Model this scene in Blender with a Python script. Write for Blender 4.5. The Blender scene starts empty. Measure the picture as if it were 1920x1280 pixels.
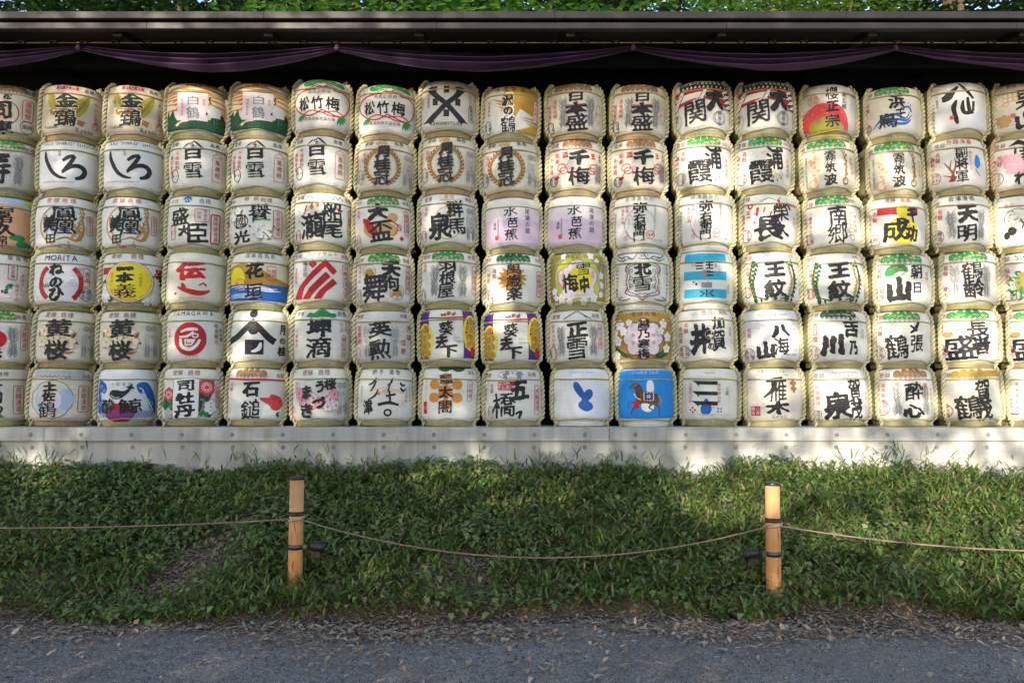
import bpy, math, random
import numpy as np
from mathutils import Vector, Matrix, noise as mnoise
R_ = math.radians
random.seed(7); rng = np.random.default_rng(7)
SC = bpy.context.scene
COL = SC.collection

# ------------------------------------------------------------------ camera
EYE = 1.5; TILT = 4.0; F_PX = 1550.0
cam = bpy.data.cameras.new('camera'); cam.sensor_width = 36.0; cam.lens = F_PX/1920*36
cam.clip_start = .05; cam.clip_end = 2000
camo = bpy.data.objects.new('camera', cam); COL.objects.link(camo)
camo.location = (0, 0, EYE); camo.rotation_euler = (R_(90+TILT), 0, 0)
SC.camera = camo

# ------------------------------------------------------------------ sky, sun, exposure
SUN_AZ, SUN_EL = 18.0, 13.0                # degrees to the left behind the camera, and above the horizon
w = bpy.data.worlds.new('World'); SC.world = w; w.use_nodes = True
nt = w.node_tree; bg = nt.nodes['Background']
sky = nt.nodes.new('ShaderNodeTexSky'); sky.sky_type = 'NISHITA'; sky.sun_disc = False
sky.sun_elevation = R_(SUN_EL); sky.sun_rotation = R_(180+SUN_AZ); sky.dust_density = 1.0; sky.ozone_density = .8
nt.links.new(sky.outputs[0], bg.inputs[0]); bg.inputs[1].default_value = .15
SUND = Vector((-math.sin(R_(SUN_AZ))*math.cos(R_(SUN_EL)), -math.cos(R_(SUN_AZ))*math.cos(R_(SUN_EL)), math.sin(R_(SUN_EL))))
sl = bpy.data.lights.new('sun', 'SUN'); sl.energy = 3.0; sl.angle = R_(.55); sl.color = (1, .885, .71)
so = bpy.data.objects.new('sun', sl); COL.objects.link(so)
so.rotation_euler = (-SUND).to_track_quat('-Z', 'Y').to_euler()
SC.view_settings.view_transform = 'Standard'; SC.view_settings.look = 'None'
SC.view_settings.exposure = 1.65; SC.view_settings.gamma = 1
SC.cycles.use_denoising = True
SC.cycles.max_bounces = 6

# ------------------------------------------------------------------ helpers
def tag(o, label=None, cat=None, group=None, kind=None):
    if label: o['label'] = label
    if cat: o['category'] = cat
    if group: o['group'] = group
    if kind: o['kind'] = kind
    return o
def empty(name, loc=(0, 0, 0), rz=0):
    o = bpy.data.objects.new(name, None); COL.objects.link(o); o.location = loc; o.rotation_euler = (0, 0, rz)
    o.empty_display_size = .1
    return o
def link(name, me, parent=None):
    o = bpy.data.objects.new(name, me); COL.objects.link(o)
    if parent: o.parent = parent
    return o
class MB:
    def __init__(s): s.v = []; s.f = []; s.m = []; s.sm = []
    def add(s, vs, fs, m=0, smooth=False):
        b = len(s.v); s.v += [tuple(p) for p in vs]
        for f in fs: s.f.append([b+i for i in f]); s.m.append(m); s.sm.append(smooth)
    def box(s, a, b, m=0):
        x0, y0, z0 = a; x1, y1, z1 = b
        s.add([(x0,y0,z0),(x1,y0,z0),(x1,y1,z0),(x0,y1,z0),(x0,y0,z1),(x1,y0,z1),(x1,y1,z1),(x0,y1,z1)],
              [(0,3,2,1),(4,5,6,7),(0,1,5,4),(1,2,6,5),(2,3,7,6),(3,0,4,7)], m)
    def tube(s, pts, r, n=8, m=0, cap=True, smooth=True):
        pts = [Vector(p) for p in pts]; k = len(pts)
        rr = r if isinstance(r, (list, tuple)) else [r]*k
        t0 = (pts[1]-pts[0]).normalized(); up = Vector((0,0,1)) if abs(t0.z) < .9 else Vector((1,0,0))
        nrm = t0.cross(up).normalized(); vs = []; fs = []
        for i, p in enumerate(pts):
            t = (pts[min(i+1,k-1)]-pts[max(i-1,0)]).normalized()
            nrm = (nrm - t*nrm.dot(t)).normalized(); bn = t.cross(nrm)
            for j in range(n):
                a = 2*math.pi*j/n; vs.append(p+(nrm*math.cos(a)+bn*math.sin(a))*rr[i])
        for i in range(k-1):
            for j in range(n):
                fs.append((i*n+j, i*n+(j+1)%n, (i+1)*n+(j+1)%n, (i+1)*n+j))
        if cap: fs.append(tuple(range(n))[::-1]); fs.append(tuple((k-1)*n+j for j in range(n)))
        s.add(vs, fs, m, smooth)
    def lathe(s, prof, n=32, m=0, c=(0,0,0), cap=True, smooth=True):
        vs = []; fs = []
        for r, z in prof:
            for j in range(n):
                a = 2*math.pi*j/n; vs.append((c[0]+r*math.cos(a), c[1]+r*math.sin(a), c[2]+z))
        for i in range(len(prof)-1):
            for j in range(n): fs.append((i*n+j, i*n+(j+1)%n, (i+1)*n+(j+1)%n, (i+1)*n+j))
        if cap:
            fs.append(tuple(range(n))[::-1]); fs.append(tuple((len(prof)-1)*n+j for j in range(n)))
        s.add(vs, fs, m, smooth)
    def mesh(s, name, mats):
        me = bpy.data.meshes.new(name); me.from_pydata(s.v, [], s.f)
        for m in (mats if isinstance(mats, (list, tuple)) else [mats]): me.materials.append(m)
        me.polygons.foreach_set('material_index', s.m); me.polygons.foreach_set('use_smooth', s.sm)
        me.update(); return me
    def build(s, name, mats, parent=None): return link(name, s.mesh(name, mats), parent)
def np_mesh(name, verts, nper, faces_local, count, mat):
    """count copies of a small fan of faces; verts (count*nper,3)"""
    me = bpy.data.meshes.new(name)
    fl = np.array(faces_local, dtype=np.int32); k = fl.shape[1]
    f = (fl[None] + (np.arange(count)*nper)[:, None, None]).reshape(-1, k)
    me.vertices.add(len(verts)); me.vertices.foreach_set('co', np.asarray(verts, dtype=np.float32).ravel())
    me.loops.add(f.size); me.loops.foreach_set('vertex_index', f.ravel().astype(np.int32))
    me.polygons.add(len(f)); me.polygons.foreach_set('loop_start', np.arange(len(f), dtype=np.int32)*k)
    me.polygons.foreach_set('loop_total', np.full(len(f), k, dtype=np.int32))
    me.update(calc_edges=True); me.materials.append(mat); return me

# ------------------------------------------------------------------ materials
class NT:
    def __init__(s, name):
        s.m = bpy.data.materials.new(name); s.m.use_nodes = True; s.t = s.m.node_tree
        s.b = s.t.nodes['Principled BSDF']
    def n(s, kind, **kw):
        o = s.t.nodes.new('ShaderNode'+kind)
        for k, v in kw.items():
            if k.startswith('i_'): o.inputs[int(k[2:]) if k[2:].isdigit() else k[2:]].default_value = v
            else: setattr(o, k, v)
        return o
    def l(s, a, b): s.t.links.new(a, b)
    def set(s, **kw):
        for k, v in kw.items(): s.b.inputs[k.replace('_', ' ')].default_value = v
        return s
    def ramp(s, fac, stops, mode='LINEAR'):
        r = s.n('ValToRGB'); r.color_ramp.interpolation = mode; e = r.color_ramp.elements
        while len(e) < len(stops): e.new(.5)
        for q, (p, c) in zip(e, stops): q.position = p; q.color = (*c, 1) if len(c) == 3 else c
        s.l(fac, r.inputs[0]); return r.outputs[0]
    def mix(s, fac, a, b, mode='MIX'):
        x = s.n('Mix', data_type='RGBA', blend_type=mode)
        for i, v in ((0, fac), (6, a), (7, b)):
            if isinstance(v, bpy.types.NodeSocket): s.l(v, x.inputs[i])
            else: x.inputs[i].default_value = v if i == 0 else (*v, 1)
        return x.outputs[2]
    def noise(s, scale, detail=4, vec=None, rough=.55, out=0):
        x = s.n('TexNoise'); x.inputs['Scale'].default_value = scale; x.inputs['Detail'].default_value = detail
        x.inputs['Roughness'].default_value = rough
        if vec: s.l(vec, x.inputs['Vector'])
        return x.outputs[out]
    def coord(s, which='Object', scale=(1, 1, 1)):
        c = s.n('TexCoord'); mp = s.n('Mapping'); mp.inputs['Scale'].default_value = scale
        s.l(c.outputs[which], mp.inputs['Vector']); return mp.outputs[0]
    def color(s, c): s.l(c, s.b.inputs['Base Color'])
    def bump(s, h, strength=.3, dist=.01, prev=None):
        b = s.n('Bump'); b.inputs['Strength'].default_value = strength; b.inputs['Distance'].default_value = dist
        s.l(h, b.inputs['Height'])
        if prev: s.l(prev, b.inputs['Normal'])
        s.l(b.outputs[0], s.b.inputs['Normal']); return b.outputs[0]

def mat_cover(name, col):
    """woven white-faced straw mat: fine horizontal ribs, yellowed and dusty patches"""
    t = NT(name); v = t.coord('Object')
    info = t.n('ObjectInfo'); add = t.n('VectorMath', operation='ADD'); t.l(v, add.inputs[0])
    rm = t.n('Math', operation='MULTIPLY', i_1=40.0); t.l(info.outputs['Random'], rm.inputs[0])
    cx = t.n('CombineXYZ'); t.l(rm.outputs[0], cx.inputs[0]); t.l(rm.outputs[0], cx.inputs[1]); t.l(cx.outputs[0], add.inputs[1])
    vv = add.outputs[0]
    nz = t.noise(5, 5, vv); nz2 = t.noise(26, 4, vv)
    c = t.mix(nz, tuple(x*.86*y for x, y in zip(col, (1, .98, .94))), tuple(min(.86, x*1.08) for x in col))
    sk = t.n('VectorMath', operation='MULTIPLY'); t.l(vv, sk.inputs[0]); sk.inputs[1].default_value = (14, 14, 2.2)
    nz2 = t.mix(.5, nz2, t.noise(1, 4, sk.outputs[0]))
    st = t.ramp(nz2, [(.50, (0, 0, 0)), (.68, (1, 1, 1))])
    f = t.n('Math', operation='MULTIPLY', i_1=.34); t.l(st, f.inputs[0])
    c = t.mix(f.outputs[0], c, tuple(x*y for x, y in zip(col, (.80, .71, .56))))
    t.color(c); t.set(Roughness=.62)
    wv = t.n('TexWave', wave_type='BANDS', bands_direction='Z'); wv.inputs['Scale'].default_value = 19; wv.inputs['Distortion'].default_value = .25
    t.l(v, wv.inputs['Vector'])
    b1 = t.bump(wv.outputs[1], .38, .004)
    wr = t.noise(9, 5, t.coord('Object', (1, 1, .35)))
    t.bump(wr, .55, .022, b1)
    return t.m
def mat_ink(name, col, rough=.55, wear=.5):
    t = NT(name); v = t.coord('Object')
    nz = t.noise(60, 4, v); wv = t.n('TexWave', wave_type='BANDS', bands_direction='Z'); wv.inputs['Scale'].default_value = 19
    t.l(v, wv.inputs['Vector'])
    a = t.n('Math', operation='MULTIPLY'); t.l(t.ramp(wv.outputs[1], [(.0, (1, 1, 1)), (.22, (0, 0, 0))]), a.inputs[0])
    t.l(t.ramp(nz, [(.45, (0, 0, 0)), (.62, (1, 1, 1))]), a.inputs[1])
    f = t.n('Math', operation='MULTIPLY', i_1=wear); t.l(a.outputs[0], f.inputs[0])
    big = t.mix(t.noise(9, 3, v), tuple(x*.85 for x in col), tuple(min(.85, x*1.15+.004) for x in col))
    t.color(t.mix(f.outputs[0], big, (.55, .52, .46))); t.set(Roughness=rough, Specular_IOR_Level=.22); t.bump(wv.outputs[1], .2, .004)
    return t.m
INK = {k: mat_ink('ink_'+n, c, wear=w_) for k, n, c, w_ in [
    ('k','black',(.012,.013,.018),.3), ('r','red',(.46,.012,.022),.25), ('n','maroon',(.24,.05,.04),.4), ('g','green',(.015,.25,.06),.3),
    ('d','dark_green',(.01,.075,.035),.3), ('o','orange',(.62,.23,.03),.3), ('t','tan',(.5,.3,.11),.3), ('y','yellow',(.80,.62,.02),.25),
    ('b','blue',(.01,.10,.42),.25), ('c','cyan',(.02,.38,.62),.25), ('e','pale_grey',(.42,.43,.43),.2), ('E','grey',(.22,.23,.24),.3),
    ('w','white',(.80,.79,.76),.1), ('p','pink',(.75,.32,.45),.3), ('v','violet',(.07,.02,.19),.3), ('l','pale_blue',(.42,.52,.70),.2),
    ('m','olive',(.30,.26,.03),.3), ('B','brown',(.28,.13,.03),.35), ('L','lilac',(.68,.52,.66),.15), ('f','flesh',(.68,.38,.22),.2),
    ('a','azure',(.01,.23,.66),.15), ('h','ochre',(.42,.24,.03),.3), ('C','cream',(.74,.66,.50),.1), ('s','rose',(.60,.05,.06),.3),
    ('G','lime',(.55,.58,.06),.25), ('i','pale_red',(.56,.11,.10),.3), ('P','pale_lilac',(.72,.64,.69),.1), ('u','umber',(.10,.05,.03),.4)]}
INK_KEYS = list(INK)
COVER = {'w': mat_cover('white_mat', (.72, .712, .685)), 'W': mat_cover('bright_white_mat', (.74, .75, .79)),
         'c': mat_cover('cream_mat', (.68, .645, .57)), 't': mat_cover('tan_mat', (.56, .50, .42)), 'g': mat_cover('grey_mat', (.56, .55, .54))}
def mat_straw(name, a, b, sc=(60, 60, 6)):
    t = NT(name); v = t.coord('Object', sc); nz = t.noise(1.2, 4, v)
    t.color(t.mix(nz, a, b)); t.set(Roughness=.75); t.bump(nz, .5, .006); return t.m
STRAW = mat_straw('green_straw', (.25, .215, .09), (.46, .415, .215))
STRAW_TAN = mat_straw('tan_straw', (.27, .20, .11), (.46, .36, .21))
ROPE = mat_straw('straw_rope', (.38, .35, .20), (.66, .62, .42), (30, 30, 30))
ROPE_TAN = mat_straw('tan_rope', (.46, .31, .16), (.66, .50, .31), (30, 30, 30))
CORD = mat_straw('straw_cord', (.28, .26, .13), (.45, .42, .24), (40, 40, 40))
CORD_RED = mat_straw('red_cord', (.45, .02, .04), (.6, .04, .06), (40, 40, 40))
CORD_TAN = mat_straw('tan_cord', (.36, .24, .11), (.52, .38, .21), (40, 40, 40))

# ------------------------------------------------------------------ sake barrels: print on the mats
D_AX = 8.3; BR = .298; BH = .572
ZTOP_LEDGE = 1.236
PROF = [(0.06,.79),(.08,.83),(.10,.88),(.125,.935),(.15,.972),(.18,.990),(.25,.999),(.4,1.004),(.6,1.003),(.78,.990),(.86,.975),(.91,.952),(.945,.92),(.97,.872),(.988,.80),(.998,.68)]
PZ = [p[0] for p in PROF]; PR = [p[1] for p in PROF]
def prof(v): return float(np.interp(v, PZ, PR))
WPX = 57.0
# glyph outlines come from Blender's built-in font
_gl = {}
def need(chars):
    new = []
    for c in dict.fromkeys(chars):
        if c in _gl or c == ' ': continue
        cu = bpy.data.curves.new('glyph', 'FONT'); cu.body = c; cu.resolution_u = 2
        o = bpy.data.objects.new('glyph', cu); COL.objects.link(o); new.append((c, o, cu))
    if not new: return
    bpy.context.view_layer.update(); dg = bpy.context.evaluated_depsgraph_get()
    for c, o, cu in new:
        me = bpy.data.meshes.new_from_object(o.evaluated_get(dg)); me.calc_loop_triangles()
        v = np.array([tuple(q.co)[:2] for q in me.vertices]).reshape(-1, 2)
        tr = [tuple(t.vertices) for t in me.loop_triangles]
        _gl[c] = (v, tr); bpy.data.meshes.remove(me)
    for c, o, cu in new: bpy.data.objects.remove(o); bpy.data.curves.remove(cu)
def meshify(Fv, x0, y0, cell, maxrun=5):
    """field on a grid of corners -> polygons of the region above one half (rows run down)"""
    P = []; ny, nx = Fv.shape; ins = Fv > .5
    full = ins[:-1,:-1] & ins[1:,:-1] & ins[:-1,1:] & ins[1:,1:]; anyc = ins[:-1,:-1] | ins[1:,:-1] | ins[:-1,1:] | ins[1:,1:]
    for j in range(ny-1):
        row = full[j]; i = 0
        if row.any():
            while i < nx-1:
                if row[i]:
                    k = i
                    while k < nx-1 and row[k] and k-i < maxrun: k += 1
                    P.append([(x0+i*cell, y0+j*cell), (x0+k*cell, y0+j*cell), (x0+k*cell, y0+(j+1)*cell), (x0+i*cell, y0+(j+1)*cell)]); i = k
                else: i += 1
    for j, i in np.argwhere(anyc & ~full):
        c = [(i, j), (i+1, j), (i+1, j+1), (i, j+1)]; val = [Fv[q[1], q[0]] for q in c]; poly = []
        for a in range(4):
            b = (a+1) % 4; va, vb = val[a], val[b]
            if va > .5: poly.append((x0+c[a][0]*cell, y0+c[a][1]*cell))
            if (va > .5) != (vb > .5):
                t = (.5-va)/(vb-va); poly.append((x0+(c[a][0]+(c[b][0]-c[a][0])*t)*cell, y0+(c[a][1]+(c[b][1]-c[a][1])*t)*cell))
        if len(poly) > 2: P.append(poly)
    return P
def blur(a, k=1):
    for _ in range(k):
        p = np.pad(a, 1, mode='edge'); a = (p[:-2,1:-1]+p[2:,1:-1]+2*p[1:-1,1:-1]+p[1:-1,:-2]+p[1:-1,2:])/6
    return a
_br = {}
def brush(c, wt, rough=.30):
    """a glyph inked with a broad slanted brush; polygons in a unit box"""
    key = (c, wt, rough)
    if key in _br: return _br[key]
    need(c); v, tr = _gl[c]; N = 108; pad = 14
    lo, hi = v.min(0), v.max(0); span = max(hi-lo); q = (v-(lo+hi)/2)/span
    ph = np.random.default_rng(ord(c[0])+int(wt*1000)).random(8)*6.28; x_, y_ = q[:,0].copy(), q[:,1].copy()
    q = np.stack([x_+.02*np.sin(5.2*y_+ph[0])+.011*np.sin(9*y_+4*x_+ph[1]), y_+.02*np.sin(4.6*x_+ph[2])+.011*np.sin(8*x_-5*y_+ph[3])+.05*x_], 1)
    g = np.stack([(q[:,0]+.5)*(N-2*pad)+pad, (.5-q[:,1])*(N-2*pad)+pad], 1)
    M = np.zeros((N, N), bool)
    for t in tr:
        a, b, d = g[t[0]], g[t[1]], g[t[2]]; mn = np.floor(np.minimum(np.minimum(a,b),d)).astype(int); mx = np.ceil(np.maximum(np.maximum(a,b),d)).astype(int)+1
        X, Y = np.meshgrid(np.arange(mn[0], mx[0]), np.arange(mn[1], mx[1])); den = (b[1]-d[1])*(a[0]-d[0])+(d[0]-b[0])*(a[1]-d[1])
        if abs(den) < 1e-9: continue
        l1 = ((b[1]-d[1])*(X-d[0])+(d[0]-b[0])*(Y-d[1]))/den; l2 = ((d[1]-a[1])*(X-d[0])+(a[0]-d[0])*(Y-d[1]))/den
        M[mn[1]:mx[1], mn[0]:mx[0]] |= (l1 >= -.02) & (l2 >= -.02) & (l1+l2 <= 1.02)
    yy, xx = np.mgrid[0:N, 0:N]/float(N); thick = .5+.5*np.sin(9*xx+5*yy+ph[4])*np.sin(7*yy-6*xx+ph[5])
    def nib(r):
        o = M.copy(); k = int(r*1.35)+1
        for dx in range(-k, k+1):
            for dy in range(-k, k+1):
                u, w_ = (dx+dy)*.707, (dx-dy)*.707       # slanted oval nib
                if (u/(r*1.3+.01))**2+(w_/(r*.62+.01))**2 <= 1: o |= np.roll(np.roll(M, dy, 0), dx, 1)
        return o
    r0 = wt*(N-2*pad)*.98
    for r in (r0, r0*.8, r0*.64, r0*.5, r0*.38, r0*.25):
        out = np.where(thick > .5, nib(r*1.22), nib(r*.78))
        yy_, xx_ = np.nonzero(out); inn = out[yy_.min():yy_.max()+1, xx_.min():xx_.max()+1]
        if inn.mean() < .605: break
    Fv = blur(out.astype(float), 2)
    rs = np.random.default_rng(ord(c[0]) % 9999); nz = rs.random((N, N)); nz = blur(nz, 3); nz = (nz-nz.mean())/nz.std()
    Fb = blur(out.astype(float), 4); Fv = blur(Fv+nz*.18*rough/.3*np.clip(Fb*3, 0, 1), 1)[::2, ::2]
    ys, xs = np.nonzero(Fv > .5); x0, x1, y0, y1 = xs.min(), xs.max(), ys.min(), ys.max()
    Fv[0] = Fv[-1] = 0; Fv[:,0] = Fv[:,-1] = 0
    P = meshify(Fv, 0, 0, 1, 4); sx, sy = max(1, x1-x0), max(1, y1-y0)
    _br[key] = [[((x-x0)/sx-.5, (y-y0)/sy-.5) for x, y in p] for p in P]
    return _br[key]
class Label:
    """collects polygons on the unrolled mat: x = arc length, y down, in 1/57 of the barrel's radius"""
    def __init__(s, net, phi=0): s.p = []; s.net = net; s.k = 0; s.c = math.cos(phi)
    def fx(s, dx): return WPX*(math.asin(max(-.985, min(.985, dx*s.c/WPX)))-s.net)
    def put(s, polys, ink, lift=0): s.k += 1; s.p.append((s.k+lift, ink, polys))
def poly_field(pts, cell=1.0):
    a = np.array(pts, float); lo = a.min(0)-2*cell; hi = a.max(0)+2*cell; sub = 2
    nx, ny = (np.ceil((hi-lo)/cell)).astype(int)+1
    xs = lo[0]+np.arange(nx*sub)*cell/sub; ys = lo[1]+np.arange(ny*sub)*cell/sub; X, Y = np.meshgrid(xs, ys); ins = np.zeros(X.shape, bool)
    for i in range(len(a)):
        x1, y1 = a[i]; x2, y2 = a[(i+1) % len(a)]
        if y1 == y2: continue
        ins ^= ((y1 > Y) != (y2 > Y)) & (X < (x2-x1)*(Y-y1)/(y2-y1)+x1)
    return meshify(blur(ins.astype(float), 1)[::sub, ::sub], lo[0], lo[1], cell, max(1, int(2.6/cell)))
def strip(pts, wd, closed=False):
    n = len(pts); out = []
    if closed: pts = list(pts)+[pts[0]]
    m = len(pts); L = []
    for i in range(m):
        a = pts[(i-1) % n] if closed else pts[max(0, i-1)]; b = pts[(i+1) % n if closed and i < n else (1 if closed else min(m-1, i+1))]
        dx, dy = b[0]-a[0], b[1]-a[1]; l = math.hypot(dx, dy) or 1; h = (wd[i] if isinstance(wd, list) and i < len(wd) else (wd[0] if isinstance(wd, list) else wd))/2
        L.append(((pts[i][0]-dy/l*h, pts[i][1]+dx/l*h), (pts[i][0]+dy/l*h, pts[i][1]-dx/l*h)))
    for i in range(m-1): out.append([L[i][0], L[i+1][0], L[i+1][1], L[i][1]])
    return out
def spline(pts, step=3.0, closed=False):
    P = [np.array(p, float) for p in pts]; out = []; n = len(P); rngi = range(n if closed else n-1)
    for i in rngi:
        p0 = P[(i-1) % n] if closed or i > 0 else P[0]; p1 = P[i]; p2 = P[(i+1) % n]; p3 = P[(i+2) % n] if closed or i+2 < n else P[-1]
        k = max(2, int(np.linalg.norm(p2-p1)/step))
        for j in range(k):
            t = j/k; out.append(tuple(.5*((2*p1)+(-p0+p2)*t+(2*p0-5*p1+4*p2-p3)*t*t+(-p0+3*p1-3*p2+p3)*t**3)))
    if not closed: out.append(tuple(P[-1]))
    return out
def dense(pts, step=6, closed=False):
    out = []; n = len(pts)
    for i in range(n if closed else n-1):
        a, b = pts[i], pts[(i+1) % n]; k = max(1, int(math.hypot(b[0]-a[0], b[1]-a[1])/step))
        out += [(a[0]+(b[0]-a[0])*j/k, a[1]+(b[1]-a[1])*j/k) for j in range(k)]
    if not closed: out.append(pts[-1])
    return out
# --- print vocabulary: each returns a function that draws on a Label (x, y as measured on the barrel's face, then unrolled)
def G(c, x, y, w, h, ink='k', wt=.045, rough=.3):
    def f(L):
        cx = L.fx(x); L.put([[(cx+a*w+b*h*.03, y+b*h-a*w*.06) for a, b in p] for p in brush(c, wt, rough)], ink)
    return f
def _chars(L, txt, pos, s, ink, rot=0, sx=1.0):
    need(txt); P = []; ca, sa = math.cos(rot), math.sin(rot)
    for c, (x, y) in zip(txt, pos):
        if c == ' ' or c not in _gl: continue
        v, tr = _gl[c]; lo, hi = v.min(0), v.max(0); full = ord(c) > 0x2000
        mx = (lo[0]+hi[0])/2; my = .36 if full else .33
        q = [((a-mx)*s*sx, -(b-my)*s) for a, b in v]
        q = [(x+a*ca-b*sa, y+a*sa+b*ca) for a, b in q]
        P += [[q[i] for i in t] for t in tr]
    L.put(P, ink, 4+.10*s*s)
def V(txt, x, y, s=8, ink='r', gap=1.08):
    def f(L):
        cx = L.fx(x); _chars(L, txt, [(cx, y+s/2+i*s*gap) for i in range(len(txt))], s, ink)
    return f
def H(txt, x, y, s=8, ink='n', gap=1.1, sx=1.0):
    def f(L):
        n = len(txt); cx = L.fx(x); lat = all(ord(c) < 0x2000 for c in txt); g = s*(.62 if lat else 1)*gap*sx
        if lat: need(txt)
        if lat:
            ws = [(.3 if c == ' ' or c not in _gl else (_gl[c][0].max(0)[0]-_gl[c][0].min(0)[0]+.10)) for c in txt]; tot = sum(ws)*s*sx*gap; p = []; a = cx-tot/2
            for q in ws: p.append((a+q*s*sx*gap/2, y)); a += q*s*sx*gap
        else: p = [(cx+(i-(n-1)/2)*g, y) for i in range(n)]
        _chars(L, txt, p, s, ink, 0, sx)
    return f
def ROT(txt, x, y, s, ink, ang=-90, gap=.75):
    def f(L):
        n = len(txt); cx = L.fx(x); sg = -1 if ang < 0 else 1
        _chars(L, txt, [(cx, y+sg*(i-(n-1)/2)*s*gap) for i in range(n)], s, ink, R_(ang))
    return f
def S(ink, wd, pts, sm=True, closed=False):
    def f(L):
        q = [(L.fx(a), b) for a, b in pts]; ww = wd
        if sm and len(q) > 2:
            n0 = len(q); q = spline(q, 2.5, closed)
            if isinstance(wd, list): ww = list(np.interp(np.linspace(0, 1, len(q)), np.linspace(0, 1, len(wd)), wd))
        else:
            n0 = len(q); q = dense(q, 4, closed)
            if isinstance(wd, list): ww = list(np.interp(np.linspace(0, 1, len(q)), np.linspace(0, 1, len(wd)), wd))
        L.put(strip(q, ww, closed), ink)
    return f
def P(ink, pts, sm=False):
    def f(L):
        q = [(L.fx(a), b) for a, b in pts]
        if sm: q = spline(q, 3, True)
        L.put(poly_field(q), ink)
    return f
def E(ink, x, y, rx, ry, rot=0):
    def f(L):
        cx = L.fx(x); ca, sa = math.cos(R_(rot)), math.sin(R_(rot))
        q = [(cx+rx*math.cos(t)*ca-ry*math.sin(t)*sa, y+rx*math.cos(t)*sa+ry*math.sin(t)*ca) for t in np.linspace(0, 2*math.pi, 33)[:-1]]
        L.put(poly_field(q, .8 if rx < 12 else 1.2) if rx > 6 else [q], ink)
    return f
def O(ink, x, y, rx, ry, th=1, a0=0, a1=360):
    def f(L):
        cx = L.fx(x); n = max(12, int((rx+ry)*abs(a1-a0)/360)); c = abs(a1-a0) == 360
        q = [(cx+rx*math.cos(R_(a)), y+ry*math.sin(R_(a))) for a in np.linspace(a0, a1, n+1)]
        L.put(strip(q[:-1] if c else q, th, c), ink)
    return f
def B(ink, x, y, w, h):
    def f(L):
        cx = L.fx(x); n = max(1, int(w/2.5)); m = max(1, int(h/5))
        L.put([[(cx-w/2+w*(i+a)/n, y-h/2+h*(j+b)/m) for a, b in ((0,0),(1,0),(1,1),(0,1))] for i in range(n) for j in range(m)], ink)
    return f
def FR(ink, x, y, w, h, th=1, r=2):
    def f(L):
        cx = L.fx(x); a, b = w/2, h/2
        q = [(-a+r,-b),(a-r,-b),(a,-b+r),(a,b-r),(a-r,b),(-a+r,b),(-a,b-r),(-a,-b+r)]
        L.put(strip(dense([(cx+u, y+t) for u, t in q], 5, True), th, True), ink)
    return f
def BG(ink, y0, y1, x0=-68, x1=68):
    """a printed ground running round the face between the two ropes"""
    def f(L):
        n = 64; m = max(2, int((y1-y0)/4))
        L.put([[(x0+(x1-x0)*(i+a)/n, y0+(y1-y0)*(j+b)/m) for a, b in ((0,0),(1,0),(1,1),(0,1))] for i in range(n) for j in range(m)], ink)
    return f
def ALL(*fs):
    def f(L):
        for q in fs: q(L)
    return f
def TM(ink='n', a=-38, b=38, s=9): return ALL(H('登録', a, -43, s, ink), H('商標', b, -43, s, ink))
def frame(txt, x, y, w=11, h=44, ink='r', th=1.1, s=None):
    s = s or min(w*.8, (h-5)/len(txt)/1.06)
    return ALL(FR(ink, x, y, w, h, th), V(txt, x, y-s*1.06*len(txt)/2, s, ink, 1.06))
def seal(txt, x, y, r=11, ink='n', ry=None, th=1):
    ry = ry or r; k = (len(txt)+1)//2; s = min(r*.78, ry*1.5/k)
    return ALL(O(ink, x, y, r, ry, th), V(txt[:k], x+r*.42, y-s*1.05*k/2, s, ink, 1.05), V(txt[k:], x-r*.42, y-s*1.05*(len(txt)-k)/2, s, ink, 1.05))
def square(txt, x, y, w=16, h=18, ink='n', solid=False):
    k = (len(txt)+1)//2; s = min(w*.42, h*.9/k)
    return ALL(B(ink, x, y, w, h) if solid else FR(ink, x, y, w, h, 1, 1.5), V(txt[:k], x+w*.23, y-s*1.05*k/2, s, 'w' if solid else ink, 1.05), V(txt[k:], x-w*.23, y-s*1.05*(len(txt)-k)/2, s, 'w' if solid else ink, 1.05))
def zig(x, w, y=-35, h=7, ink='k', n=7, th=1.1):
    rs = random.Random(int(x*7+w)); pts = [(x-w/2+w*i/(2*n), y+(0 if i % 2 else h*(.5+.5*rs.random()))-h/2) for i in range(2*n+1)]
    return S(ink, th, pts, False)
def pine(x, w=66, c1='g', c2='t', y=-44):
    def f(L):
        n = 5; up = []; cx = L.fx(x)
        for i in range(n):
            for t in np.linspace(math.pi, 0, 7)[(0 if i == 0 else 1):]: up.append((cx-w/2+w*(i+.5)/n+w/n/2*math.cos(t), y-2-7.5*math.sin(t)*(1+.25*(i % 2))*(1-.45*abs(i-2)/2)))
        lo = [(cx+w/2+1, y+5), (cx+w/2-6, y+8), (cx-w/2+6, y+8), (cx-w/2-1, y+5)]
        L.put(poly_field(up+lo), c1)
        rs = random.Random(int(x*5+w))
        for i in range(9):
            ex, ey, er = cx-w*.42+w*.84*i/8+rs.uniform(-2, 2), y+rs.uniform(-1.5, 4), rs.uniform(2.2, 4.2)
            L.put([[(ex+er*math.cos(t), ey+er*.62*math.sin(t)) for t in np.linspace(0, 2*math.pi, 11)[:-1]]], c2)
        q = [(cx-w/2+w*i/16, y+8+(2.4 if i % 2 else -2.0)) for i in range(17)]
        L.put(strip(dense(q, 3), 2.6), 'w'); L.put(strip(dense(q, 3), 1.1), 'k')
    return f
def pineband(x=0, w=64): return pine(x, w, 'B', 'E')
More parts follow.
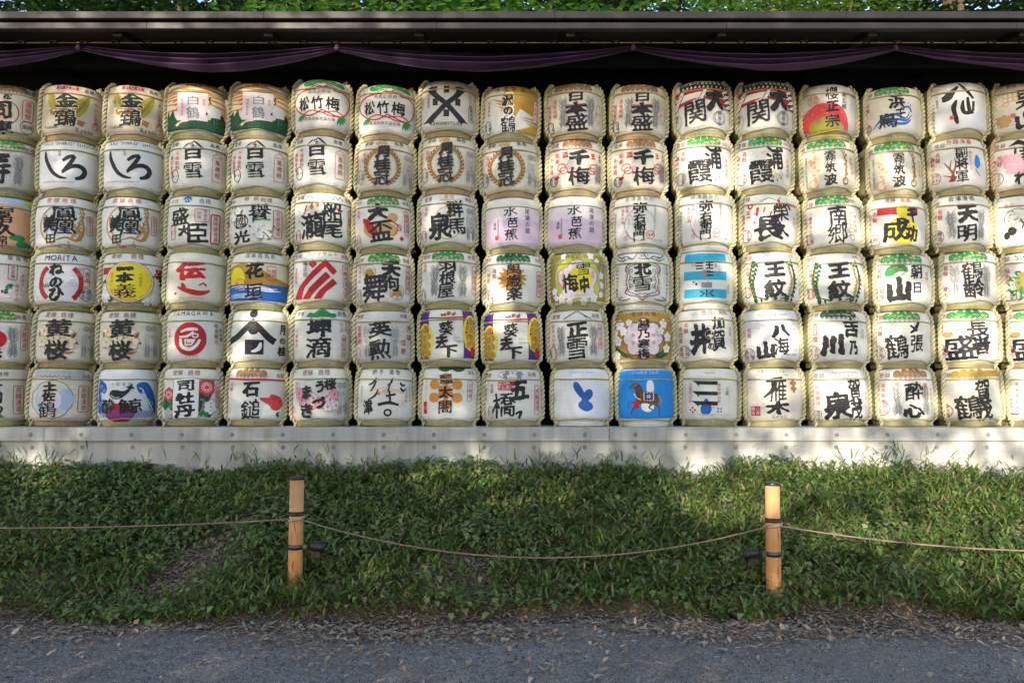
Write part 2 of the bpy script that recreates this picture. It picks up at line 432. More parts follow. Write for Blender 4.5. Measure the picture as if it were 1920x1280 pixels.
def fuji(x, w=44, y=-38): return ALL(S('k', [.6, 3, 1], [(x-w/2, y+5), (x-w/5, y-6), (x-w/9, y+1)], False), S('k', [1, 4, .6], [(x-w/6, y-3), (x, y-9), (x+w/2, y+5)], False), S('k', 1, [(x-4, y-5), (x+3, y+2), (x+8, y-2), (x+14, y+4)], False))
def plume(L, cx, ya, yb, w, ink, seed, up=True):
    rs = random.Random(seed); A = []; n = 11
    for i in range(n):
        t = i/(n-1); y = ya+(yb-ya)*t; q = w*(.45+.55*math.sin(math.pi*(.15+.75*t)))*rs.uniform(.8, 1.15); d = -1 if up else 1
        for sg in (1, -1): A += strip(spline([(cx+sg*.6, y), (cx+sg*q*.55, y+d*2.2), (cx+sg*q, y+d*rs.uniform(5.5, 8.5))], 3), [.95, .9, .8, .7, .6, .5, .45, .4, .35, .3])
    L.put(A, ink)
def phx(x, sgn=1, ink='e', y0=30, y1=-28):
    def f(L):
        cx = L.fx(x); m = (y0+y1)/2
        plume(L, cx, m+4, y1+7, 9.5, 'E', int(x)+3); plume(L, cx+sgn*1.5, m+2, y1+10, 6, ink, int(x)+9)
        plume(L, cx, m-2, y0-6, 8.5, ink, int(x)+5, False); plume(L, cx-sgn*1.2, m+4, y0-9, 5.5, 'E', int(x)+7, False)
        L.put(strip(spline([(cx+2*sgn, y1+5), (cx-1.5*sgn, m-8), (cx+1.5*sgn, m+6), (cx, y0-5)], 4), 1), 'E')
    return f
def ghost(x, txt='清酒', y=2, ink='e'):
    def f(L):
        cx = L.fx(x)
        for sg in (1, -1):
            plume(L, cx+sg*7.5, y+24, y-10, 4.6, ink, int(x)+sg); plume(L, cx+sg*7.5, y+8, y+26, 4.2, 'E', int(x)+4+sg, False)
        for q in (-5.4, 5.4):
            for r in (4.8, 2.2): L.put(strip([(cx+q+r*math.cos(t), y-23+r*math.sin(t)) for t in np.linspace(0, 6.28, 17)[:-1]], 1.1, True), 'E')
        _chars(L, txt, [(cx, y-8+i*24/max(1, len(txt)-1)) for i in range(len(txt))], 6.5, 'E')
    return f
def flower(x, y, r, ink='p', n=5, core='y', edge=None, pw=.62):
    def f(L):
        cx = L.fx(x)
        for pas in ((edge, 1.16), (ink, 1.0)):
            if pas[0] is None: continue
            for i in range(n):
                a = 2*math.pi*i/n-1.57; px, py = cx+r*.55*math.cos(a), y+r*.55*math.sin(a); ca, sa = math.cos(a), math.sin(a); k = r*.52*pas[1]
                q = [(px+k*math.cos(t)*ca-k*pw*math.sin(t)*sa*1.3, py+k*math.cos(t)*sa+k*pw*math.sin(t)*ca*1.3) for t in np.linspace(0, 6.283, 11)[:-1]]
                L.put([q] if r < 14 else poly_field(q), pas[0])
        if core: L.put([[(cx+r*.2*math.cos(t), y+r*.2*math.sin(t)) for t in np.linspace(0, 6.283, 9)[:-1]]], core)
    return f
def leaf(x, y, l, ang, ink='d', w=.4):
    def f(L):
        cx = L.fx(x); ca, sa = math.cos(R_(ang)), math.sin(R_(ang)); q = [(0,0),(.3,-w/2),(.6,-w/2.2),(1,0),(.6,w/2.2),(.3,w/2)]
        L.put([[(cx+(a*ca-b*sa)*l, y+(a*sa+b*ca)*l) for a, b in q]], ink)
    return f
def leaves(pts, l, ink='d', w=.42, seed=1):
    rs = random.Random(seed); return ALL(*[leaf(a, b, l*rs.uniform(.8, 1.25), rs.uniform(0, 360), ink, w) for a, b in pts])
def scatter(x, y, rx, ry, n, l, ink='d', seed=1, w=.42):
    rs = random.Random(seed); pts = []
    for _ in range(n):
        a = rs.uniform(0, 6.28); q = math.sqrt(rs.random()); pts.append((x+rx*q*math.cos(a), y+ry*q*math.sin(a)))
    return leaves(pts, l, ink, w, seed)
def wreath(x, y, rx, ry, ink='B', l=8, n=15, a0=-60, a1=240):
    fs = []
    for i in range(n):
        for sg in (1, -1):
            t = i/(n-1); a = 90+sg*(12+t*142); ar = R_(a); px, py = x+rx*math.cos(ar), y+ry*math.sin(ar)
            tan = a+sg*90; fs += [leaf(px, py, l, tan-28, ink, .42), leaf(px, py, l, tan+28, ink, .42)]
    return ALL(*fs)
def tassel(x, y, sg=1): return ALL(O('r', x, y, 9, 7, 1.5), O('r', x+4*sg, y+6, 8, 6, 1.5), S('r', [1.2, 1.6], [(x, y+6), (x-7*sg, y+17)], False), P('r', [(x-6*sg, y+15), (x-13*sg, y+20), (x-9*sg, y+25), (x-3*sg, y+19)]))
def blossom_ring(pts, r=5, ink='w', core='y', edge=None): return ALL(*[flower(a, b, r, ink, 5, core, edge) for a, b in pts])
def lant(x, y, ink='t'): return ALL(E(ink, x, y, 3.6, 5), S('r', 2.4, [(x-9, y-4), (x-12, y+6)], False), S('r', 2.2, [(x+9, y-8), (x+12, y)], False))
RC = lambda a, b=None, x=-33, y=-27, s=8.5, ink='r': ALL(V(a, x, y, s, ink), V(b, x-10, y+7, s, ink)) if b else V(a, x, y, s, ink)

def dent(a, v, s):
    return np.minimum(1, v*3)*(.0022*np.sin(3*a+s)+.0018*np.sin(7*a+v*9+s*2)+.0022*np.sin(2*a-v*5+s*3)+.0015*np.sin(5*a+v*14+s*5)) + np.clip((v-.84)/.1, 0, 1)*.0022*np.sin(23*a+3*np.sin(4*a+s))

# ------------------------------------------------------------------ the printed faces, one entry per design: (mat, rope look, drawing)
ST1 = RC('名聲', '希四海')
D = {
# top row
'a0': ('c','s',[pineband(-8,52), H('商標',30,-40,9,'k'), G('松',-14,-27,14,13,'k',.03), E('f',-22,4,16,14), O('r',-14,4,19,22,1.6), G('司',-24,0,34,34,'k',.07), G('東',-20,32,36,24,'k',.07), frame('園菊賛',25,-5,19,40), seal('特撰',25,27,12,'k')]),
'a1': ('t','t',[B('r',-15,-46,40,10), H('京仕込',-15,-46,10,'w'), H('商標',27,-42,8,'k'), P('m',[(-50,-36),(-38,-30),(-26,-14),(-22,8),(-38,4),(-47,-14)]), P('m',[(29,-35),(14,-28),(-2,-14),(-10,6),(8,12),(20,-2),(27,-18)]), *[S('u',.8,[(27-i*2.5,-31+i*5),(6-i,-10+i*4)],False) for i in range(5)], *[S('u',.8,[(-45+i*2,-33+i*6),(-28+i,-14+i*4)],False) for i in range(5)], E('B',-24,0,10,13,20), P('B',[(-30,4),(-44,-2),(-42,8),(-30,14)]), P('B',[(0,14),(20,18),(16,28),(-2,22)]), *[G(c,x,y,w+3,h+3,'C',.10) for c,x,y,w,h in (('金',-16,-20,38,30),('鵄',-17,14,38,32))], G('金',-16,-20,38,30,'k',.055), G('鵄',-17,14,38,32,'k',.055), V('キンシ正宗',39,-24,8.5,'k'), square('平安醸',39,23,12,12,'i'), H('Kyoto',20,35,10,'k'), H('Fushimi',-42,32,8,'k'), V('きんし',-47,-20,7,'E')]),
'a2': ('w','s',[BG('C',-34,38,-66,66), *[S('o',[1,5,4,1],[(-58,-50+i*9+6*math.sin(i)),(-10,-52+i*9),(20,-48+i*9),(56,-46+i*10)]) for i in range(0,7)], *[S('h',[.5,3,.5],[(-50,-52+i*11),(0,-47+i*11),(50,-50+i*11)]) for i in range(3)], P('d',[(-56,40),(-56,12),(-52,2),(-50,14),(-44,0),(-41,14),(-36,22),(-20,24),(10,20),(24,18),(28,8),(31,14),(36,2),(40,12),(46,4),(50,14),(56,8),(56,40)]), S('d',9,[(-50,34),(0,30),(50,35)]), S('C',[8,4,2],[(-45,40),(-30,26),(-16,24)]), *[leaf(-36+i*3,-20+i%3*7,14,150,'s',.3) for i in range(3)], B('P',-10,-6,56,56), G('白',-8,-16,19,17,'E',.02), G('鶴',-8,8,22,22,'E',.02), V('特撰黄金酒',-28,-18,6,'i'), V('清酒',12,-20,6,'i'), H('日本名酒',-8,-46,7,'u'), P('w',[(18,2),(26,-10),(36,-7),(44,2),(46,10),(36,12),(24,12)],True), S('w',[3,2],[(24,-6),(25,-14)],False), S('k',[3,2,3],[(25,-12),(22,-20),(24,-26)]), P('k',[(42,3),(48,6),(46,14),(41,10)]), P('k',[(19,2),(15,8),(19,12)]), S('E',1,[(31,12),(31,26)],False), S('E',1,[(35,12),(37,24)],False)]),
'a3': ('w','t',[P('g',[(-38,-40),(-36,-49),(-30,-47),(-24,-53),(-14,-51),(-5,-54),(8,-51),(20,-53),(28,-48),(38,-47),(40,-38),(28,-39),(10,-43),(-12,-42),(-26,-37)],True), *[E('h',-26+i*13,-45-2*(i%2),3.5,1.8,-15) for i in range(5)], *[E('m',-20+i*13,-43,2.6,1.4,10) for i in range(4)], S('k',1.2,[(-38,-35),(-26,-34),(-14,-39),(0,-36),(10,-41),(22,-36),(38,-33)]), S('k',1,[(-34,-32),(-18,-31),(-8,-35)],True),
        S('r',2.4,[(-3,8),(-22,18),(-38,15),(-50,2),(-53,-12),(-46,-25),(-34,-30),(-26,-31),(-10,-35),(14,-36),(22,-30),(38,-29),(48,-18),(46,0),(38,14),(24,18),(-3,8)]), S('r',2,[(-38,15),(-22,9),(-3,13),(22,9),(38,15)]), S('r',2,[(-3,13),(14,19),(28,17)]), H('清酒之頭領',-9,-27,8,'E'), *[G(c,x,-5,w,26,'k',.03) for c,x,w in (('松',-36,22),('竹',-12,22),('梅',17,27))], *[leaf(-42,16,14,a,'g',.3) for a in (50,75,100,125,25)], *[leaf(30,18,17,a,'g',.3) for a in (35,60,85,110,10)], H('寳酒造株式会社釀',-8,25,6.6,'n')]),
'a4': ('g','t',[BG('e',-54,-33,-50,50), H('清酒',0,-46,7,'E'), S('k',[13,10,9,10,13],[(-38,-38),(-22,-18),(-6,-5),(10,12),(26,28)],False), S('k',[13,10,9,10,13],[(26,-38),(10,-18),(-6,-5),(-22,12),(-38,28)],False), P('k',[(-48,29),(-34,20),(-26,29)]), P('k',[(36,29),(22,20),(14,29)]), P('k',[(-40,-38),(-22,-38),(-24,-28)]), P('k',[(28,-38),(10,-38),(12,-28)]), *[B('k',x,y,10,13) for x,y in ((-6,-32),(-6,13),(-26,-9),(15,-9))], H('SAWANOTSURU',-6,32,8.5,'k',1,.9), RC('吟味清酒','名聲高',-38,-27,6.5), V('沢の鶴',39,-27,8), FR('k',40,10,12,29,.9,3), V('灘本家',40,-2,7.5,'k')]),
'a5': ('w','s',[P('h',[(-10,-54),(56,-48),(56,-28),(10,-30),(-14,-28)]), H('天風美酒',-2,-44,11,'k',1.5), P('h',[(-14,-32),(54,-30),(54,-2),(40,4),(18,-6),(10,10),(-4,0),(-18,-12)]), *[P('h',[(-38+i*6,-28+i*8),(-8+i*2,-18+i*7),(-12+i*2,-14+i*7)]) for i in range(5)], *[P('h',[(16+i*5,10+i*5),(52,8+i*7),(52,14+i*7)]) for i in range(4)], P('h',[(10,36),(50,20),(52,40),(20,40)]), *[G(c,x,y,w+4,h+4,'w',.11) for c,x,y,w,h in (('沢',-6,-22,22,26),('の',-4,-1,18,16),('鶴',-4,24,28,30))], G('沢',-6,-22,22,26,'k',.055), G('の',-4,-1,18,16,'k',.055), G('鶴',-4,24,28,30,'k',.055), B('P',46,-6,10,40), frame('芳醇無比',46,-6,10,40), RC('天産美味','名譽高',-40,-23,7), seal('吟醸灘本',-42,27,9,'k',12)]),
'a6': ('c','t',[pineband(0,76), phx(-20,1,'E',34,-26), phx(30,1,'E',34,-26), *[G(c,4,y,w+3,h+3,'i',.03) for c,y,w,h in (('本',-2,34,24),)], G('日',4,-24,26,18,'k',.085), G('本',4,-1,41,24,'k',.08), G('盛',4,24,42,30,'k',.07), RC('百姓昭明','協和萬邦',-34,-22,8.5), square('日本盛醸',-43,30,15,18,'k'), seal('清酒',44,6,7,'i',17)]),
'a7': ('w','s',[BG('k',-53,-35,-54,54), *[S('w',5,[(-46+i*8,-51),(-50+i*8,-43)],False) for i in range(13)], *[S('w',3,[(-46+i*8,-40),(-48+i*8,-36)],False) for i in range(13)], P('r',[(-56,-24),(-30,-36),(56,-36),(56,4),(30,-8),(0,-18),(-56,6)]), P('w',[(-56,-14),(-36,-26),(20,-30),(56,-22),(56,-12),(20,-20),(-20,-16),(-56,-4)]), *[ALL(*[P(k,[(x+q*s-e,-33+q*9-e),(x+q*s+9+e,-37+q*9-e),(x+q*s+3+e,-28+q*9+e),(x+q*s-7-e,-24+q*9+e)]) for q in range(4)]) for x,s in ((-34,-4),(10,-5),(46,2)) for k,e in (('k',1.4),('w',0))], G('大',29,-15,36,48,'k',.10), G('関',-9,9,40,46,'k',.075), O('k',36,21,13,13,.8), O('k',36,21,10,11,.7), V('醸館長',36,9,8,'k'), O('E',-42,22,9,13,.8), V('無双',-43,8,8,'k')]),
'a8': ('g','s',[E('E',3,40,46,50), P('E',[(-44,40),(44,40),(44,48),(-44,48)]), P('s',[(-42,38),(-44,20),(-34,0),(-16,-11),(0,-13),(18,-13),(34,-5),(43,14),(45,34),(38,38),(33,26),(20,16),(2,13),(-16,18),(-26,28),(-30,40)],True), E('m',2,34,30,20), *[E('y',-30+i*9,0+i%3*6,.9,.9) for i in range(8)], G('櫻',16,-32,24,25,'k',.04), G('正',16,-7,24,21,'k',.06), G('宗',16,21,26,24,'k',.05), V('灘五郷',38,-36,11,'k'), seal('灘醸酒造',-20,-20,10,'i')]),
'a9': ('c','s',[H('登録',-37,-40,9), pine(12,66), V('浜',20,-34,27,'k'), G('浜',20,-22,30,28,'k',.035), G('千',26,3,18,22,'k',.035), S('b',[.5,4,5,4,1],[(-28,28),(-8,10),(14,4),(34,12),(42,0)]), S('b',[.5,4,5,4,1],[(-20,26),(2,18),(20,14),(36,16),(46,4)]), S('b',[1,5,5,2],[(0,24),(16,22),(34,22),(44,14)]), O('b',38,-3,8,8,3,180,380), E('b',44,-14,1.6,1.6), E('b',40,-18,1.2,1.2), G('鳥',2,15,34,28,'k',.08,.6), RC('名聲','寿四海',-36,-25,9), seal('岩手釜石',-40,25,10.5)]),
'b0': ('W','s',[S('k',[4,9,16,10],[(14,-42),(4,-33),(-8,-22),(-17,-20)]), S('k',[3,5,6,4],[(16,-48),(26,-36),(34,-26),(40,-17)]), S('k',[3,9,7,8,4],[(10,-16),(4,-2),(6,14),(10,30)]), S('k',[3,8,7,6],[(22,-14),(20,0),(24,10),(40,8)]), S('k',[4,7,8],[(30,-20),(31,-6),(33,8)]), S('k',[5,5],[(40,-12),(39,6)]), V('八戸酒造株式会社',-34,-17,6.6,'k'), V('醸造元',-26,-22,5,'k'), B('i',0,17,7,7), V('八',40,-2,5,'i')]),
'b1': ('c','s',[H('登録',-4,-46,9,'k'), G('男',22,-18,36,38,'k',.07), G('山',20,22,36,32,'k',.08), *[O('t',-16+i%3*9,-28+i//3*8,5,4,1) for i in range(7)], S('t',1,[(-30,-8),(-16,-14),(4,-20)]), flower(-20,20,12,'t',7,None), V('八戸酒造株式会社',-47,-10,6.6,'k'), V('醸造元',-38,-16,5,'k'), B('i',-3,12,8,8), S('t',.8,[(-34,30),(-10,30),(0,28)])]),
# second row
'c0': ('g','s',[pine(-6,54), H('商標',35,-38,10), G('寿',-26,2,46,62,'k',.08), phx(14,1,'E',34,-28)]),
'c1': ('W','s',[H('SAKE "SHIRO" SHOCHU',-4,-45,9.5,'k'), V('白岳',-22,-33,6,'k'), S('k',[3,7,8,7,6,2],[(-48,-30),(-46,-14),(-36,8),(-24,18),(-12,21),(-8,20)]), S('k',[5,7,6],[(-16,-12),(-4,-20),(7,-22)]), S('k',[6,7,7,5],[(7,-22),(0,-10),(-14,8),(-16,10)]), S('k',[4,6,8,9,9,5],[(-16,10),(2,-2),(18,-3),(26,6),(20,17),(8,21)]), H('Takahashi Shuzo, Kumamoto',-28,28,4.5,'E')]),
'c2': ('w','s',[H('登録',-46,-42,9,'k'), fuji(-10,40), H('商標',31,-42,9.5,'k'), G('白',-12,-23,29,24,'k',.075), *[P('k',[(-12+s*12,-34),(-12+s*18,-32),(-12+s*12,-30)]) for s in (1,-1)], P('k',[(-15,-36),(-12,-41),(-9,-36)]), G('雪',-12,9,32,30,'k',.065), P('k',[(2,22),(9,20),(2,17)]), RC('千妹歡酌','美容靈鑑',-40,-28,8.5), seal('小西',-44,19,8,'k',12,1.2), FR('i',34,4,21,46,.9,1), S('i',1,[(24,-21),(34,-28),(44,-21)],False), S('i',.9,[(34,-28),(34,-36)],False), V('萬歲紋',34,-15,11,'r')]),
'c3': ('c','t',[H('登録',-36,-45,9,'k'), O('B',-12,-46,11,7,.9), flower(-15,-46,7,'t',3,None), flower(-8,-46,7,'t',3,None), H('商標',22,-46,9.5,'k'), wreath(-8,0,30,33,'B',9,13), wreath(-8,0,27,30,'h',5,13), G('月',-9,-27,26,24,'k',.06), G('桂',-9,-3,30,24,'k',.045), G('冠',-9,22,28,27,'k',.045), RC('名穀','布四海',-40,-26,9), seal('鳳麟大倉',-45,20,8,'k',13), ghost(39,'芳醇清酒')]),
'c4': ('c','t',[pineband(6,60), H('登録',-38,-43,9), O('e',8,6,22,28,.9), E('p',-10,4,5,4,-30), E('p',4,14,3,4), tassel(-24,2,1), tassel(36,2,-1), G('千',9,-16,38,30,'k',.09), G('梅',9,19,42,34,'k',.075), G('酒',-17,-22,12,12,'r',.05), G('王',34,-20,9,10,'r',.06), RC('和楽','千秋壽',-32,-26,10), seal('三宅本店',-38,27,9,'k'), flower(47,-19,7,'B',2,'t'), phx(44,1,'E',30,-10), V('高貴優美',47,-4,7,'i')]),
'c5': ('w','s',[H('登録',-38,-41,10), pine(8,68), H('商標',46,-40,7,'i'), *[S('f',[.4,1.2,.4],[(0+i*3,-22+i*9),(18+i*2,-24+i*9),(32,-26+i*9)]) for i in range(4)], G('浦',26,-11,34,44,'k',.065), G('霞',0,14,44,44,'k',.075,.55), RC('名穀','轟天下',-32,-27,9.5), seal('佐浦株式会社',-37,25,11,'n'), *[ALL(O('t',22+i*7,18+i%2*5,3,5,.8), E('B',22+i*7,25+i%2*5,1.5,2)) for i in range(3)], V('芳醇清酒',48,-12,8,'i')]),
'c6': ('c','s',[H('登録',-41,-38,9.5), pine(10,78), G('霧',14,-18,21,24,'k',.035), G('筑',14,3,20,19,'k',.035), G('波',13,25,24,22,'k',.035), E('C',-18,6,9,34), *[leaf(-22+i%3*4,-32+i*5,9,20+40*i,'f',.6) for i in range(12)], O('f',-20,32,8,8,3,0,300), S('B',[1,2,4,2],[(34,-32),(42,-14),(42,10),(38,28)]), *[leaf(42,-24+i*6,8,-60 if i%2 else 240,'B',.4) for i in range(8)], O('B',40,28,6,6,2), V('茨城県つくば市浦里酒造店',-32,-22,4.6,'k'), V('浦里本家',-40,-6,5,'k'), square('酒造',-41,26,6,10,'i'), V('登録商標',52,-18,8,'i'), V('きりつくば',27,-10,4,'E')]),
'c7': ('w','s',[H('登録',-19,-40,9.5,'E'), H('芳醇清酒',19,-44,11,'r'), G('副',22,-23,22,22,'k',.035), G('将',22,-1,22,22,'k',.04), G('軍',22,22,22,22,'k',.04), RC('名聲','轟天下',-23,-27,9.5), seal('明利酒類',-30,21,10.5), S('n',[9,5,3,1],[(2,30),(4,16),(-4,4),(-12,-6)]), S('n',[5,3,1],[(4,16),(10,0),(8,-14)]), S('n',[3,1],[(-2,8),(2,-10)],False), S('n',[3,1],[(0,22),(-14,18)],False), P('n',[(-6,32),(4,20),(12,22),(6,32)]), V('酒は天下の',38,-26,7,'i'), P('a',[(46,-12),(54,-16),(56,0),(50,8),(46,2)]), S('k',1.4,[(46,8),(54,22)],False), E('a',50,-14,4,5)]),
'c8': ('w','T',[H('登録',-23,-40,9.5), P('k',[(-8,-36),(12,-50),(34,-40),(30,-34),(10,-40)]), G('ほ',17,-24,24,24,'k',.05), G('ま',20,1,22,24,'k',.05), G('れ',16,24,24,24,'k',.05), RC('芳醇','無比',-24,-22,10), seal('ほまれ酒造',-31,22,12), *[flower(-12+i%3*10+i//3*4,-14+i//3*11,8,'p',6,'y') for i in range(9)]]),
# third row
'd0': ('w','s',[BG('G',-54,39,-60,60), E('l',12,4,50,48), E('f',-10,2,54,48), E('l',0,-46,30,8), P('g',[(4,24),(14,18),(30,20),(34,26),(24,30),(8,28)],True), P('g',[(18,34),(28,28),(44,34),(46,40),(22,40)],True), G('富',-10,-16,36,30,'k',.06), G('久',-4,10,34,26,'k',.07), G('錦',-14,32,26,20,'k',.05)]),
'd1': ('W','s',[H('登録商標',-17,-44,10.5,'i',1.35), O('t',-6,4,46,40,3,100,250), S('h',[1,4,6,4,1],[(-30,34),(-6,26),(16,30),(28,10),(20,-30)]), S('t',[1,5,8,3],[(-10,-10),(6,-2),(14,12),(4,28)]), *[leaf(22+4*math.sin(i),-34+i*7,9,60+i*9,'h',.55) for i in range(9)], *[leaf(24,-32+i*7,8,150-i*6,'t',.5) for i in range(9)], S('h',1.4,[(-2,32),(6,44),(-4,40)],False), S('t',[1,3,1],[(-46,-20),(-44,6),(-34,34)]), G('鳳',-10,-19,44,30,'k',.055), G('凰',-7,6,36,28,'k',.05), V('美',-35,-10,22,'k'), G('美',-35,0,24,32,'k',.045), G('田',-33,29,17,17,'k',.07), frame('醸譽秀天運',39,-1,12,36), V('酒之心美也',19,-2,4,'E'), square('小林',19,26,6,7,'i')]),
'd2': ('w','s',[H('登録',-46,-42,9,'E'), E('b',-22,-45,8,7), flower(-22,-45,8,'w',5,'b'), H('商標',12,-43,10.5,'E'), G('盛',-35,-12,36,34,'k',.065), G('大',-26,15,22,20,'k',.07), G('臣',0,18,38,36,'k',.09), square('清酒超特撰',7,-15,26,24,'i'), frame('超特選清酒',33,8,19,54,'r',2.4), square('播州名醸',-45,18,10,26,'r')]),
'd3': ('w','s',[H('登録',-50,-42,8,'n'), H('特撰',-14,-45,10,'r',1.8), H('商標',15,-43,10.5,'n'), G('譽',2,-19,40,32,'k',.045), G('國',-33,-2,22,24,'k',.03), O('k',-33,-2,15,13,1.6), G('光',-32,27,34,24,'k',.04), scatter(-42,-18,12,14,14,5,'g',3), scatter(8,14,28,20,22,6,'g',5), blossom_ring([(0,6),(10,14),(-8,16),(2,24),(18,8),(16,24),(-44,-10),(-36,-22)],7,'w','y','e'), S('n',2,[(20,30),(8,18)],False), frame('名譽賞受領',33,2,17,52,'r',1.4), V('名聲',-53,-12,8), seal('國光',-52,26,6,'i',10)]),
'd4': ('w','s',[H('登録',-46,-43,9), zig(0,66,-42,9), H('商標',44,-43,9), lant(-24,-24,'h'), lant(-14,-28,'t'), S('r',2,[(-34,-20),(-38,-10)],False), S('r',2,[(20,-26),(26,-16)],False), S('r',2.4,[(-4,-34),(2,-22)],False), G('船',14,-16,38,36,'k',.07), G('尾',14,17,40,32,'k',.07), G('瀧',-22,11,44,50,'k',.06), frame('清酒',46,-2,10,44), E('r',-46,-16,1.5,1.5), E('r',-44,2,1.3,1.3), seal('柴崎酒造',-46,30,6,'n',12)]),
'd5': ('w','s',[H('登録',-47,-43,8), pine(-1,62), H('商標',42,-42,8), E('t',16,-12,10,9), E('t',4,10,22,13,15), S('r',[1,2,1],[(8,-8),(22,0),(32,12)]), O('r',27,6,4,6,1.3), S('r',1.5,[(24,10),(16,24)],False), P('r',[(30,22),(36,26),(32,32),(28,28)]), P('r',[(-38,-10),(-26,-6),(-12,14),(-16,24),(-32,14)],True), P('t',[(-36,-4),(-30,14),(-16,25),(-22,28),(-36,14)],True), G('大',-12,-23,38,32,'k',.09), G('盃',-6,14,44,40,'k',.075), frame('優等清酒',41,-3,11,46), RC('名聲','寿四海',-46,-28,7.5), seal('牧野酒造',-46,31,6,'i',12)]),
'd6': ('w','s',[H('登録',-38,-43,9), H('金紋',2,-45,10,'h'), FR('t',2,-45,36,12,.9), H('商標',40,-43,9), O('h',-2,4,26,30,1.2), H('清酒',2,-12,6,'h'), G('群',13,-23,33,32,'k',.06), G('馬',15,10,36,32,'k',.07), G('泉',-17,10,44,50,'k',.08), RC('名穀','寿四海',-40,-28,8), seal('群馬島岡',-45,26,7,'n',10), ghost(42,'芳醇清酒')]),
'd7': ('w','s',[BG('P',-32,-8), BG('L',-8,16), BG('L',16,39), G('水',-3,-24,25,18,'k',.022), G('芭',1,-3,20,20,'k',.022), G('蕉',-2,20,24,22,'k',.022), V('尾瀬の酒',28,-30,11,'k',1.1), V('永井酒造株式会社',-26,-10,4.5,'k'), V('謹醸',-32,-4,7,'k'), B('i',-29,25,7,8)]),
'd8': ('w','s',[H('会津喜多方',2,-46,11,'E',1.05), O('E',3,4,28,30,.8), S('E',[.5,2.4,.5],[(-22,14),(-12,30),(4,34)]), *[leaf(-20+i*2,-14+i%4*5,5,i*50,'e',.3) for i in range(16)], G('弥',4,-28,26,21,'k',.04), G('右',3,-8,20,17,'k',.04), G('衛',3,8,22,17,'k',.04), G('門',2,26,20,19,'k',.03), V('會津',-20,-34,7,'i'), V('喜多の酒',-28,-28,7,'i'), V('合資会社大和川酒造店',-42,-22,6,'k'), V('純米',-48,-18,4.5,'k'), V('福島県喜多方市',30,-34,4.5,'E'), seal('弥清',22,23,7.5,'r'), square('吟',-20,28,5,7,'i'), H('大和川酒造',34,32,4.5,'E')]),
'd9': ('w','s',[H('登録',-38,-44,10), S('k',1,[(-10,-36),(6,-44),(22,-38),(30,-46)],False), lant(8,-22,'C'), lant(20,-14,'C'), S('r',5,[(-14,-26),(-16,-10)],False), S('r',5,[(24,-40),(28,-24)],False), S('r',5,[(40,-36),(46,-22)],False), O('r',-28,-29,4,4,3), G('榮',29,-17,30,34,'k',.07), G('久',30,15,30,28,'k',.08), G('長',6,13,52,46,'k',.085), RC('笑門','福神来',-31,-22,9.5), E('r',-20,2,2,2), E('r',-20,-14,1.6,1.6), seal('會久長酒造',-36,26,11.5), V('清酒',52,-12,8,'i')]),
'e0': ('w','s',[H('登録',-37,-39,10), pine(10,64), H('商標',46,-42,8,'i'), *[O('h',36+i%2*8,-22+i*7,6,5,1) for i in range(8)], G('南',18,-15,34,38,'k',.075), G('郷',18,20,36,36,'k',.07), RC('一盞天下之','壽泰平',-32,-25,8), square('矢澤酒造',-37,27,18,17,'n'), V('登録商標',50,-16,8,'i')]),
'e1': ('w','s',[H('登録',-2,-47,9), H('商標',28,-46,9,'i'), B('r',14,-26,74,14), E('y',22,-26,12,12), P('y',[(16,-18),(28,-18),(32,-6),(12,-6)]), E('y',22,12,28,26), O('h',22,0,12,6,.9,0,180), O('h',22,8,18,9,.9,0,180), G('千',38,-18,22,30,'k',.07), G('功',37,17,24,30,'k',.07), G('成',8,10,46,44,'k',.08), RC('名聲','希四海',-30,-27,10), square('吟釀',-34,27,23,19,'n')]),
'e2': ('w','s',[H('登録',-38,-38,9.5), H('会津清酒',14,-45,11,'k',1.1), phx(-6,-1,'E',32,-24), phx(48,1,'E',32,-24), G('天',26,-16,36,36,'k',.07), G('明',24,20,34,32,'k',.06), RC('名聲','惠萬邦',-27,-27,10), seal('曙酒造',-32,25,12,'n')]),
'e3': ('w','s',[H('登録',-12,-34,8,'r'), V('名聲',-38,-24,8), V('寿四海',-48,-12,8), seal('加賀鶴',-42,26,9), O('k',4,-8,22,20,.9), *[scatter(4,-4,20,22,36,4,'E',9)], E('k',-8,14,7,8), E('k',-18,22,5,7), S('k',2,[(8,-6),(14,2),(10,10)]), H('Lion',-14,-24,9,'E')]),
# fourth row
'f0': ('w','s',[H('献商標',22,-46,10,'n',1.4), frame('日本酒',12,-19,15,29), V('まぼろしに',32,-18,8), V('復活して',43,-22,8), V('始めての',22,2,8), flower(-2,18,14,'P',5,'t','L'), *[leaf(2,6,12,a,'g',.5) for a in (0,40,80)], scatter(0,16,10,8,6,8,'d',4)]),
'f1': ('W','s',[H('MORITA',-16,-43,15,'k',1.05), O('r',-15,4,35,36,8.5,-52,52), O('r',-15,4,35,36,8.5,128,232), G('ね',-22,-21,25,22,'k',.06), G('の',-22,3,22,20,'k',.06), G('ひ',-21,25,26,26,'k',.07), *[leaf(-42+i*2,14,12,-110+i*14,'d',.15) for i in range(4)], *[O('l',0+i*4,7-i%3*4,4,2.4,.8) for i in range(4)], V('金紋',20,-28,9.5,'t'), frame('清酒',33,-9,13,35), seal('盛田醸造',33,23,12,'k'), seal('R',14,31,3,'k')]),
